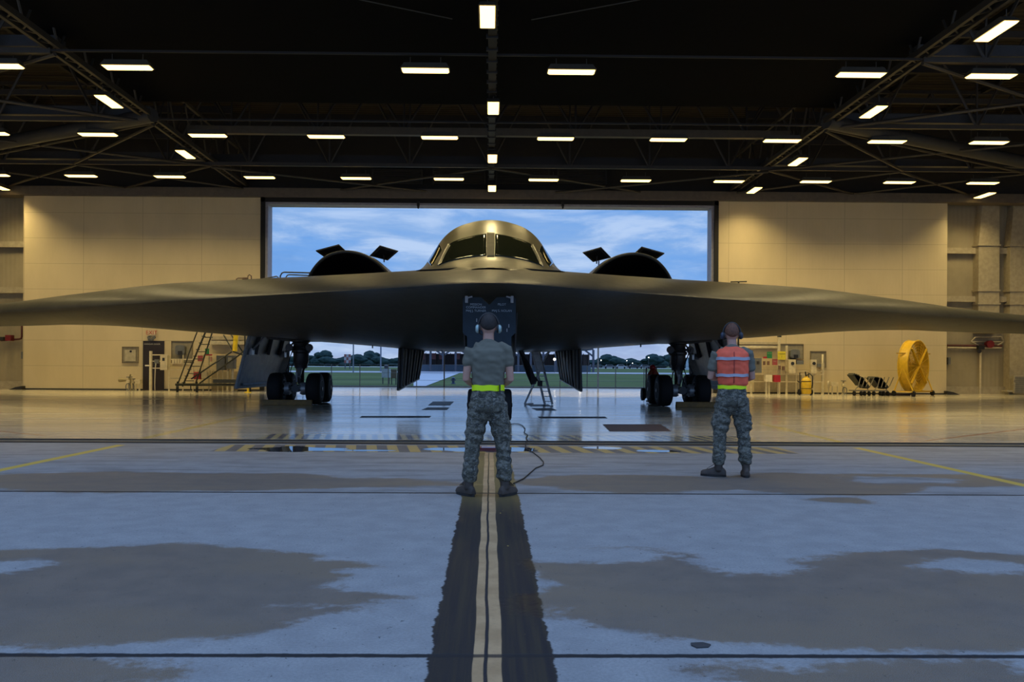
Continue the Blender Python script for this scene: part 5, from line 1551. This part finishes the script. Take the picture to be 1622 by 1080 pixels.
# parked cars on the far side
carm = [mat('car_pale', (.45, .47, .50), .35), mat('car_dark', (.05, .055, .07), .35), mat('car_grey', (.18, .19, .22), .35)]
glm = mat('car_glass', (.02, .025, .03), .15)
def car(px, Y, i, label):
    x = at(px, 577, Y).x; o = thing('parked_car', (x, Y, 0), label, 'car', 'cars parked beyond the field')
    L = 4.6
    prof = [(-L/2, .35), (-L/2, .85), (-L*.32, .95), (-L*.20, 1.45), (L*.18, 1.48), (L*.34, .98), (L/2, .85), (L/2, .35)]
    b = MB(); b.plate([(x + u, Y, v) for u, v in prof], 1.7, (0, 1, 0)); b.build('body', carm[i % 3], o)
    b = MB(); b.plate([(x - L*.28, Y - .86, 1.0), (x - L*.18, Y - .86, 1.38), (x + L*.16, Y - .86, 1.40), (x + L*.28, Y - .86, 1.0)], .04); b.build('window', glm, o)
    for u in (-L*.3, L*.3):
        b = MB(); b.disc((x + u, Y - .8, .34), (0, 1, 0), .34, .22, 16); b.build('wheel', m_tyre, o)
for i, (px, lb) in enumerate([(925, 'dark car farthest left of the parked row'), (940, 'pale car just left of the pale pole'), (965, 'grey car right of the pale pole, by the far trees'), (983, 'dark car with a light above it, by the far trees'), (1003, 'pale car between the far floodlights and the wheels'), (1021, 'grey car just left of the right main wheels')]):
    car(px, 300 + 4 * i, i, lb)
wl = glow('floodlight_glow', (1.0, .93, .75), 14)
def flood(px, py, Y, r, label):
    q = at(px, py, Y); o = thing('floodlight', (q.x, Y, 0), label, 'floodlight', 'lights across the field')
    b = MB(); b.lathe(q, (0, -1, 0), [(-.1, r * .6), (0, r), (.05, r), (.1 * r, r * .6)], 12); b.build('lamp', wl, o, smooth=40)
    b = MB(); b.tube([(q.x, Y + .2, 0), (q.x, Y + .2, q.z)], .06, 6); b.build('pole', shm, o)
flood(878.5, 569, 140, .19, 'bright white floodlight just left of the right ribbed bay door')
flood(919, 569, 140, .19, 'bright white floodlight just right of the right ribbed bay door')
flood(952, 570.5, 290, .13, 'faint floodlight beyond the pale pole'); flood(993, 571, 290, .12, 'faint floodlight near the middle of the parked cars'); flood(1002, 575, 290, .13, 'low faint light among the parked cars')
flood(1027.5, 566, 290, .14, 'tiny light above the fire cart in the far distance')
b = MB(); q = at(1088.5, 578, 250); b.lathe((q.x, 250, 0), (0, 0, 1), [(0, .5), (2.0, .35), (3.6, .2)], 8)
b.build('marker_post', mat('box_pale_blue'), label='small pale post far away right of the right main gear strut', cat='post')
# ================================================================== people
def organic(mb, name, mt, parent, M, voxel=.007, smooth=6, disp=None, **tg):
    """union of overlapping closed shapes grown into one smooth skin; M places it in the world"""
    me = bpy.data.meshes.new(name + '_src'); me.from_pydata([tuple(v) for v in mb.v], [], mb.f); me.update()
    bm = bmesh.new(); bm.from_mesh(me); bmesh.ops.recalc_face_normals(bm, faces=bm.faces); bm.to_mesh(me); bm.free()
    tmp = bpy.data.objects.new(name + '_src', me); COL.objects.link(tmp)
    r = tmp.modifiers.new('r', 'REMESH'); r.mode = 'VOXEL'; r.voxel_size = voxel
    s = tmp.modifiers.new('s', 'SMOOTH'); s.iterations = smooth; s.factor = .5
    dg = bpy.context.evaluated_depsgraph_get()
    out = bpy.data.meshes.new_from_object(tmp.evaluated_get(dg))
    bpy.data.objects.remove(tmp, do_unlink=True)
    if disp:
        nn = [v.normal.copy() for v in out.vertices]
        for v, n in zip(out.vertices, nn): v.co = v.co + n * disp(v.co)
    off = worldloc(parent)
    out.transform(Matrix.Translation(-off) @ M)
    for p in out.polygons: p.use_smooth = True
    out.materials.clear(); out.materials.append(mt)
    o = bpy.data.objects.new(name, out); COL.objects.link(o); o.parent = parent
    return tag(o, **tg)
def limb(mb, pts, n=14):
    """pts: (x, y, z, ra, rb) ellipse rings; ends rounded"""
    P = [Vector(p[:3]) for p in pts]; rings = []
    ref = None
    def ring(c, d, ra, rb):
        nonlocal ref
        d = d.normalized()
        base = Vector((1, 0, 0)) if abs(d.x) < .85 else Vector((0, 0, 1))
        u = (base - d * base.dot(d)).normalized(); v = d.cross(u)
        return [c + u * ra * math.cos(2*PI*k/n) + v * rb * math.sin(2*PI*k/n) for k in range(n)]
    N = len(P)
    for i in range(N):
        d = P[min(i + 1, N - 1)] - P[max(i - 1, 0)]
        ra, rb = pts[i][3], pts[i][4]
        if i == 0:
            dd = (P[1] - P[0]).normalized()
            rings.append(ring(P[0] - dd * min(ra, rb) * .55, d, ra * .55, rb * .55))
        rings.append(ring(P[i], d, ra, rb))
        if i == N - 1:
            dd = (P[-1] - P[-2]).normalized()
            rings.append(ring(P[-1] + dd * min(ra, rb) * .55, d, ra * .55, rb * .55))
    mb.rings(rings)
def ball(mb, c, rx, ry, rz, n=16, m_=10):
    c = Vector(c); rings = []
    for i in range(1, m_):
        th = PI * i / m_
        rings.append([c + Vector((rx * math.sin(th) * math.cos(2*PI*k/n), ry * math.sin(th) * math.sin(2*PI*k/n), rz * math.cos(th))) for k in range(n)])
    mb.rings(rings)
def hand(mb, w_, dirv, palm_n, side):
    """w_: wrist, dirv: pointing direction, palm_n: towards which the fingers curl, side: direction of the thumb"""
    w_ = Vector(w_); d = Vector(dirv).normalized(); s = Vector(side); s = (s - d * s.dot(d)).normalized(); p = Vector(palm_n); p = (p - d * p.dot(d) - s * p.dot(s)).normalized()
    # palm as a flattened loft
    rings = []
    for f, wd, th in ((0, .026, .018), (.03, .036, .017), (.065, .041, .015), (.09, .040, .012)):
        c = w_ + d * f
        rings.append([c + s * wd * math.cos(2*PI*k/12) + p * th * math.sin(2*PI*k/12) for k in range(12)])
    mb.rings(rings)
    for i, L in enumerate((.072, .080, .074, .058)):
        q = w_ + d * .088 + s * (.030 - .020 * i)
        pts = [q]; a = .25 + .06 * i
        for sg, r in zip((.45, .32, .23), (1, 1, 1)):
            a += .42
            q = q + (d * math.cos(a) + p * math.sin(a)) * L * sg
            pts.append(q)
        mb.tube(pts, [.0095, .009, .0085, .0072], 8)
    q = w_ + d * .025 + s * .032
    t1 = q + (d * .6 + s * .75 + p * .2).normalized() * .042
    t2 = t1 + (d * .9 + s * .15 + p * .35).normalized() * .032
    mb.tube([q, t1, t2], [.013, .011, .009], 8)

skin, t = newmat('skin')
c = t.obj(); n = t.noise(c, 14, 4)
b_ = t.pbr(t.mix(n, (.42, .22, .16), (.52, .30, .22)), .5, 0, .4)
b_.inputs['Subsurface Weight'].default_value = .08; b_.inputs['Subsurface Radius'].default_value = (.01, .004, .002)
shirt, t = newmat('shirt_grey_green')
c = t.obj(); n = t.noise(c, 9, 5, .6)
t.pbr(t.mix(n, (.135, .13, .10), (.18, .172, .135)), .9, 0, .15, t.bump(t.noise(c, 180, 2), .2, .002))
camo, t = newmat('camouflage_cloth')
c = t.obj(); c1 = t.vmul(c, (1, 1, 1.5))
n1 = t.noise(c1, 13, 5, .62, .8)
w2 = t.new('ShaderNodeVectorMath', operation='ADD'); t.put(w2.inputs[0], c1); w2.inputs[1].default_value = (5, 3, 1)
n2 = t.noise(w2.outputs[0], 19, 5, .65, .9)
n3 = t.noise(w2.outputs[0], 40, 3, .6)
col = t.ramp(n1, [(0, (.075, .072, .055)), (.43, (.105, .10, .078)), (.50, (.145, .138, .108)), (.57, (.20, .19, .155))], 'CONSTANT')
col = t.mix(t.step(n2, .54, .56), col, (.058, .058, .052))
col = t.mix(t.m('MULTIPLY', t.step(n3, .58, .6), .8), col, (.20, .20, .18))
t.pbr(col, .9, 0, .15, t.bump(t.noise(c, 25, 5, .6), .35, .012))
neon = mat('belt_neon_yellow', (.72, .98, .0), .45, var=.03)
bootm = mat('boot_brown', (.055, .04, .03), .7, var=.3, bump=.3); solem = mat('boot_sole', (.02, .018, .016), .8)
orange = mat('vest_orange', (.90, .13, .06), .75, var=.12, scale=9); refl = mat('reflective_silver', (.42, .43, .50), .35, .3)
hair_d = mat('hair_dark', (.018, .012, .009), .7, scale=60, var=.5); hair_r = mat('hair_reddish', (.12, .045, .022), .7, scale=60, var=.4)
cupA = mat('ear_cup_silver_green', (.32, .44, .42), .3, .3); cupB = mat('ear_cup_navy', (.02, .028, .05), .4); bandm = mat('headband_black', (.012, .012, .013), .5)

def folds(amp, f, z0=None, k=1.0):
    def fn(co):
        v = noise.noise(Vector((co.x * f, co.y * f, co.z * f * 1.9))) * amp
        v += noise.noise(Vector((co.x * f * 2.3 + 7, co.y * f * 2.3, co.z * f * 3.4))) * amp * .5
        v += math.sin(co.z * 62 + 5 * noise.noise(co * 6) + co.x * 22) * amp * .28 * k
        return v
    return fn

def person(loc, rz, cfg):
    o = thing('person', loc, cfg['label'], 'person')
    M = Matrix.Translation(Vector(loc)) @ Matrix.Rotation(rz, 4, 'Z')
    hx, hy, hz = cfg.get('head', (0, .015, 1.672))
    # ---------------- body: one skin
    b = MB()
    limb(b, [(0, 0, 1.02, .130, .095), (0, .0, 1.14, .135, .095), (0, 0, 1.28, .145, .10), (0, 0, 1.38, .150, .10), (0, 0, 1.45, .11, .075), (0, 0, 1.52, .062, .062)], 20)
    limb(b, [(0, -.005, 1.46, .062, .062), (0, 0, 1.53, .056, .058), (hx, hy * .6, 1.59, .054, .058), (hx, hy, 1.64, .055, .06)], 16)
    ball(b, (hx, hy, hz + .015), .076, .095, .105)
    ball(b, (hx, hy + .03, hz - .045), .056, .062, .066)          # jaw
    limb(b, [(hx, hy + .088, hz + .01, .010, .009), (hx, hy + .108, hz - .018, .014, .012)], 8)   # nose
    ball(b, (hx, hy + .092, hz - .055), .022, .008, .008, 10, 6)  # lips
    ball(b, (hx, hy + .080, hz - .085), .020, .014, .016, 10, 6)  # chin
    for s in (-1, 1):
        ball(b, (hx + s * .078, hy - .008, hz - .008), .010, .022, .032, 10, 8)   # ears
        ball(b, (hx + s * .032, hy + .083, hz + .028), .020, .010, .007, 10, 6)  # brow
    A = cfg['arms']
    for s, arm in zip((-1, 1), A):
        sh, el, wr, hd, pn, sdv = arm
        sh, el, wr = Vector(sh), Vector(el), Vector(wr)
        m1 = sh.lerp(el, .35); m2 = sh.lerp(el, .75); f1 = el.lerp(wr, .28); f2 = el.lerp(wr, .7)
        limb(b, [(*(sh + Vector((-s * .01, 0, -.035))), .042, .044), (*m1, .043, .046), (*m2, .041, .043), (*el, .038, .040), (*f1, .042, .040), (*f2, .032, .030), (*wr, .026, .024)], 14)
        hand(b, wr, hd, pn, sdv)
    for s, lg in zip((-1, 1), cfg['legs']):
        hp_, kn, an = lg['hip'], lg['knee'], lg['ankle']
        limb(b, [(*hp_, .09, .10), (*Vector(hp_).lerp(Vector(kn), .5), .078, .085), (*kn, .055, .06), (*Vector(kn).lerp(Vector(an), .3), .054, .062), (*Vector(kn).lerp(Vector(an), .75), .038, .042), (*an, .034, .040)], 14)
        fd = Vector((math.sin(lg['toe']), math.cos(lg['toe']), 0)); a_ = Vector(an)
        limb(b, [(*(a_ + Vector((0, 0, -.03)) - fd * .03), .034, .034), (*(a_ + fd * .06 + Vector((0, 0, -.055))), .034, .026), (*(a_ + fd * .15 + Vector((0, 0, -.07))), .036, .018)], 12)
    ball(b, (0, 0, .96), .155, .115, .12)
    organic(b, 'body', skin, o, M, .0058, 5)
    for s in (-1, 1):
        e = MB(); ball(e, (hx + s * .031, hy + .081, hz + .008), .011, .010, .009, 10, 8)
        e.v = [M @ v for v in e.v]; e.build('eye', mat('eye_white', (.6, .58, .55), .3), o, smooth=True)
    # ---------------- hair
    h = MB(); rows = []
    nA, nT = 40, 14
    for i in range(nT + 1):
        r = []
        for k in range(nA):
            az = 2 * PI * k / nA; c_, s_ = math.cos(az), math.sin(az)
            back = max(0, -s_)
            lim = math.radians(74 + 44 * back ** .8 - 20 * max(0, s_))
            th = .02 + (lim - .02) * i / nT
            g = 1.0 + .022 * noise.noise(Vector((c_ * 4, s_ * 4, i * .9))) ; edge = .004 if i == nT else .013 * (1 - .45 * (i / nT))
            rr = edge
            r.append(Vector((hx + (.077 + rr) * g * math.sin(th) * c_, hy + (.096 + rr) * g * math.sin(th) * s_, hz + .014 + (.106 + rr) * math.cos(th))))
        rows.append(r)
    h.rings(rows, caps=True); h.v = [M @ v for v in h.v]
    h.build('hair', cfg['hair'], o, smooth=True)
    # ---------------- headset
    hs = MB(); pts = []
    for k in range(17):
        a = PI * k / 16; pts.append(Vector((hx + .102 * math.cos(a), hy - .01, hz - .01 + .142 * math.sin(a))))
    hs.tube(pts, .011, 8); hs.v = [M @ v for v in hs.v]
    hset = hs.build('headset', bandm, o, smooth=True)
    for s in (-1, 1):
        c1 = MB(); c1.lathe((hx + s * .080, hy - .01, hz - .018), (s, 0, 0), [(0, .040), (.018, .044), (.020, .036)], 20)
        c1.v = [M @ v for v in c1.v]; c1.build('ear_cushion', bandm, hset, smooth=40)
        c1 = MB(); prof = [(.018, .036), (.030, .037), (.044, .030), (.050, .016)]
        c1.lathe((hx + s * .080, hy - .01, hz - .018), (s, 0, 0), prof, 20)
        c1.v = [M @ Vector((v.x, v.y, (v.z - hz) * 1.15 + hz)) for v in c1.v]; c1.build('ear_cup', cfg['cup'], hset, smooth=40)
    c1 = MB(); c1.tube([M @ Vector(p) for p in ((hx - .10, hy + .01, hz - .05), (hx - .075, hy + .09, hz - .075), (hx - .02, hy + .13, hz - .065))], .005, 6); c1.build('microphone_boom', bandm, hset, smooth=True)
    # ---------------- shirt
    b = MB(); T = cfg['torso']
    limb(b, T, 28)
    for s, arm in zip((-1, 1), A):
        sh, el = Vector(arm[0]), Vector(arm[1]); L = cfg.get('sleeve', .52)
        mid = sh.lerp(el, .3); e = sh.lerp(el, L)
        limb(b, [(s * .11, 0, 1.475, .055, .072), (*sh, .060, .070), (*mid, .059, .066), (*e, .059, .063)], 16)
    limb(b, [(0, -.004, 1.44, .10, .075), (0, 0, 1.50, .078, .070), (0, 0, 1.530, .066, .066)], 18)
    organic(b, 'shirt', shirt, o, M, .008, 5, folds(.0075, 9))
    # ---------------- trousers
    b = MB(); W = cfg['waist']
    limb(b, [(0, 0, W, .150, .112), (0, 0, W - .05, .162, .120), (0, -.005, W - .13, .172, .134), (0, -.008, W - .20, .178, .138), (0, 0, W - .26, .150, .110)], 26)
    for s, lg in zip((-1, 1), cfg['legs']):
        hp_, kn, an = Vector(lg['hip']), Vector(lg['knee']), Vector(lg['ankle'])
        cuff = kn.lerp(an, .78); cf2 = kn.lerp(an, .90)
        limb(b, [(*(hp_ + Vector((0, 0, .05))), .098, .118), (*hp_.lerp(kn, .22), .104, .118), (*hp_.lerp(kn, .55), .098, .106), (*hp_.lerp(kn, .85), .086, .092), (*kn, .076, .084), (*kn.lerp(an, .25), .074, .082), (*kn.lerp(an, .5), .076, .086), (*kn.lerp(an, .68), .080, .090), (*cuff, .078, .086), (*cf2, .056, .062)], 20)
        q = hp_.lerp(kn, .62) + Vector((s * cfg.get('pocket', .075), .0, 0))
        ball(b, q, .030, .075, .10)
    tr = organic(b, 'trousers', camo, o, M, .008, 4, folds(.0085, 8, k=1.8))
    for s in (-1, 1):   # rear pockets and side pocket flaps
        p = MB(); pr = []
        for i in range(7):
            zz_ = W - .10 - i * .022; r = []
            for k in range(7):
                x_ = s * (.045 + k * .014); yb = -(.138 if i > 1 else .130) * math.sqrt(max(0, 1 - (x_ / .19) ** 2)) - .006
                r.append(Vector((x_, yb - .004, zz_)))
            pr.append(r)
        p.rings(pr, caps=False, wrap=False); p.v = [M @ v for v in p.v]
        q = p.build('rear_pocket', camo, tr, smooth=True); md = q.modifiers.new('t', 'SOLIDIFY'); md.thickness = .010
    # ---------------- belt
    def band(z0, z1, rx, ry, name, mt, par, th=.004, cy=0., wob=.0, n=48, cx=0.):
        q = MB(); rr = []
        for (z, e) in ((z0, th), (z1, th), (z1, 0), (z0, 0)):
            rr.append([M @ Vector((cx + (rx + e) * math.cos(2*PI*k/n), cy + (ry + e) * math.sin(2*PI*k/n), z + wob * math.sin(2*PI*k/n) + .003 * math.sin(k * .9))) for k in range(n)])
        q.rings(rr, caps=False, closed=True); return q.build(name, mt, par, smooth=40)
    bw = cfg['belt']
    band(bw[0], bw[1], bw[2], bw[3], 'belt', neon, o)
    if cfg.get('buckle'):
        q = MB(); q.cbox(M @ Vector((.115, -.090, (bw[0] + bw[1]) / 2)), .012, .04, bw[1] - bw[0] + .008); q.build('belt_slider', bandm, o)
    # ---------------- boots
    for s, lg in zip((-1, 1), cfg['legs']):
        an = Vector(lg['ankle']); fd = Vector((math.sin(lg['toe']), math.cos(lg['toe']), 0)); sv = Vector((fd.y, -fd.x, 0))
        kn = Vector(lg['knee'])
        b = MB()
        limb(b, [(*kn.lerp(an, .74), .050, .056), (*kn.lerp(an, .9), .047, .054), (*an, .046, .056), (an.x, an.y, .075, .046, .058)], 16)
        rings = []
        for f, wd, ht in ((-.085, .030, .055), (-.06, .040, .085), (0, .042, .105), (.05, .044, .092), (.10, .050, .070), (.145, .050, .060), (.185, .040, .050), (.205, .022, .035)):
            c_ = Vector((an.x, an.y, .022)) + fd * f
            rings.append([c_ + sv * wd * math.cos(2*PI*k/16) + Vector((0, 0, ht * max(0, math.sin(2*PI*k/16)) - .004 * max(0, -math.sin(2*PI*k/16)))) for k in range(16)])
        b.rings(rings)
        bt = organic(b, 'boot', bootm, o, M, .006, 4)
        q = MB(); out = []
        for k in range(24):
            a = 2*PI*k/24; u = math.cos(a); v = math.sin(a)
            out.append(Vector((an.x, an.y, 0)) + fd * (.060 + .150 * u) + sv * (.052 * v * (1 - .12 * (u < -.3))))
        q.plate([M @ (p + Vector((0, 0, .014))) for p in out], .028, (0, 0, 1))
        q.build('sole', solem, bt)
        q = MB()
        for i in range(5):
            f = .02 + .018 * i; z = .14 - .012 * i
            q.tube([M @ (Vector((an.x, an.y, z)) + fd * (f + .035) + sv * g) for g in (-.028, 0, .028)], .004, 5)
        q.build('laces', bandm, bt)
    return o, M, band

# man in the grey-green shirt on the centre line
ya = gr(772, 785).y; xa = (773.5 - 776) * ya / FPX
cA = dict(label='person from behind in grey-green t-shirt, neon yellow belt, camouflage trousers and silver headset', hair=hair_d, cup=cupA,
    waist=1.07, belt=(1.040, 1.096, .158, .115), buckle=True,
    torso=[(0, 0, 1.045, .150, .108), (0, 0, 1.12, .158, .114), (0, 0, 1.25, .172, .124), (0, -.005, 1.36, .188, .132), (0, -.005, 1.43, .185, .118), (0, -.003, 1.49, .13, .085)],
    arms=[((-.182, 0, 1.445), (-.218, -.02, 1.155), (-.095, .20, 1.06), (.8, .5, -.1), (0, -1, -.2), (0, .2, 1)),
          ((.182, 0, 1.445), (.218, -.02, 1.155), (.095, .20, 1.06), (-.8, .5, -.1), (0, -1, -.2), (0, .2, 1))],
    legs=[dict(hip=(-.092, 0, .86), knee=(-.152, .01, .50), ankle=(-.185, -.01, .11), toe=-.62),
          dict(hip=(.092, 0, .86), knee=(.150, .01, .50), ankle=(.170, -.01, .11), toe=.58)], pocket=.055, sleeve=.50)
pA, MA, bandA = person((xa, ya, 0), 0.0, cA)

# man in the orange vest, right
yb = gr(1160, 755).y; xb = (1161 - 776) * yb / FPX
cB = dict(label='person from behind in an orange safety vest, navy headset, camouflage trousers, standing on the right', hair=hair_r, cup=cupB, head=(-.005, .02, 1.672),
    waist=1.06, belt=(1.030, 1.072, .160, .118),
    torso=[(0, 0, 1.04, .152, .110), (0, 0, 1.12, .160, .116), (0, 0, 1.25, .174, .124), (0, -.005, 1.36, .188, .130), (0, -.005, 1.43, .185, .116), (0, -.003, 1.49, .13, .085)],
    arms=[((-.188, 0, 1.44), (-.245, .02, 1.165), (-.10, .23, 1.14), (.8, .5, .1), (0, -1, -.2), (0, .2, 1)),
          ((.188, 0, 1.44), (.235, .03, 1.165), (.10, .24, 1.13), (-.8, .5, .1), (0, -1, -.2), (0, .2, 1))],
    legs=[dict(hip=(-.092, 0, .86), knee=(-.135, .01, .50), ankle=(-.150, -.005, .11), toe=-1.25),
          dict(hip=(.092, 0, .86), knee=(.135, .01, .50), ankle=(.165, 0, .11), toe=.05)], pocket=.085, sleeve=.66)
pB, MBm, bandB = person((xb, yb, 0), -.12, cB)
# safety vest
b = MB()
limb(b, [(0.01, -.002, 1.085, .172, .130), (0.01, -.002, 1.16, .176, .136), (0.005, -.002, 1.28, .186, .144), (0, -.006, 1.39, .198, .148), (0, -.006, 1.445, .200, .130), (0, -.004, 1.492, .160, .092), (0, 0, 1.505, .10, .07)], 30)
vest = organic(b, 'safety_vest', orange, pB, MBm, .009, 3, folds(.005, 8))
for z0, z1, rx, ry in ((1.365, 1.400, .2035, .1545), (1.172, 1.206, .184, .1445)):
    bandB(z0, z1, rx, ry, 'reflective_band', refl, vest, .004, cy=-.004)
b = MB(); b.tube([MBm @ Vector(p) for p in ((0, -.136, 1.10), (0, -.146, 1.25), (0, -.158, 1.38), (0, -.135, 1.46))], .005, 6); b.build('centre_seam', mat('seam_dark_red', (.30, .04, .03), .8), vest, smooth=True)

# headset cord on the ground
P = [(822, 672), (828, 675), (832, 680), (830, 686), (836, 690), (833, 694), (836, 699), (832, 704), (834, 712), (845, 718), (855, 726), (861, 733), (860, 738), (848, 743), (838, 752), (830, 759), (818, 765), (812, 768)]
P = [(808, 672.5), (815, 671.5)] + P
pts_ = []
for i in range(len(P) - 1):
    for k in range(4):
        f = k / 4; q = gr(P[i][0] + (P[i+1][0] - P[i][0]) * f, P[i][1] + (P[i+1][1] - P[i][1]) * f); q.z = .012; pts_.append(q)
b = MB(); b.tube(pts_, .0075, 6)
b.build('headset_cord', bandm, smooth=True, label='thin black cord winding over the ground right of the man in the grey shirt', cat='cord')
# ------------------------------------------------------------------ pieces that stand apart become objects of their own
def split_pieces(names):
    for o in [x for x in bpy.data.objects if x.type == 'MESH' and x.name.split('.')[0] in names]:
        me = o.data
        if me.get('_done'): continue
        n = len(me.vertices); par = list(range(n))
        def find(a):
            while par[a] != a: par[a] = par[par[a]]; a = par[a]
            return a
        for e in me.edges: par[find(e.vertices[0])] = find(e.vertices[1])
        isl = {}
        for i in range(n): isl.setdefault(find(i), []).append(i)
        if len(isl) < 2: continue
        groups = list(isl.values())
        users = [x for x in bpy.data.objects if x.type == 'MESH' and x.data == me]
        for gi, g in enumerate(groups):
            gs = set(g); idx = {v: i for i, v in enumerate(g)}
            nm = bpy.data.meshes.new(o.name.split('.')[0])
            nm.from_pydata([tuple(me.vertices[i].co) for i in g], [], [tuple(idx[v] for v in p.vertices) for p in me.polygons if p.vertices[0] in gs])
            for m_ in me.materials: nm.materials.append(m_)
            nm['_done'] = 1
            for u in users:
                if gi == 0: c_ = u; c_.data = nm
                else:
                    c_ = u.copy(); c_.data = nm; COL.objects.link(c_)
split_pieces({'hanger', 'lamp_head'})
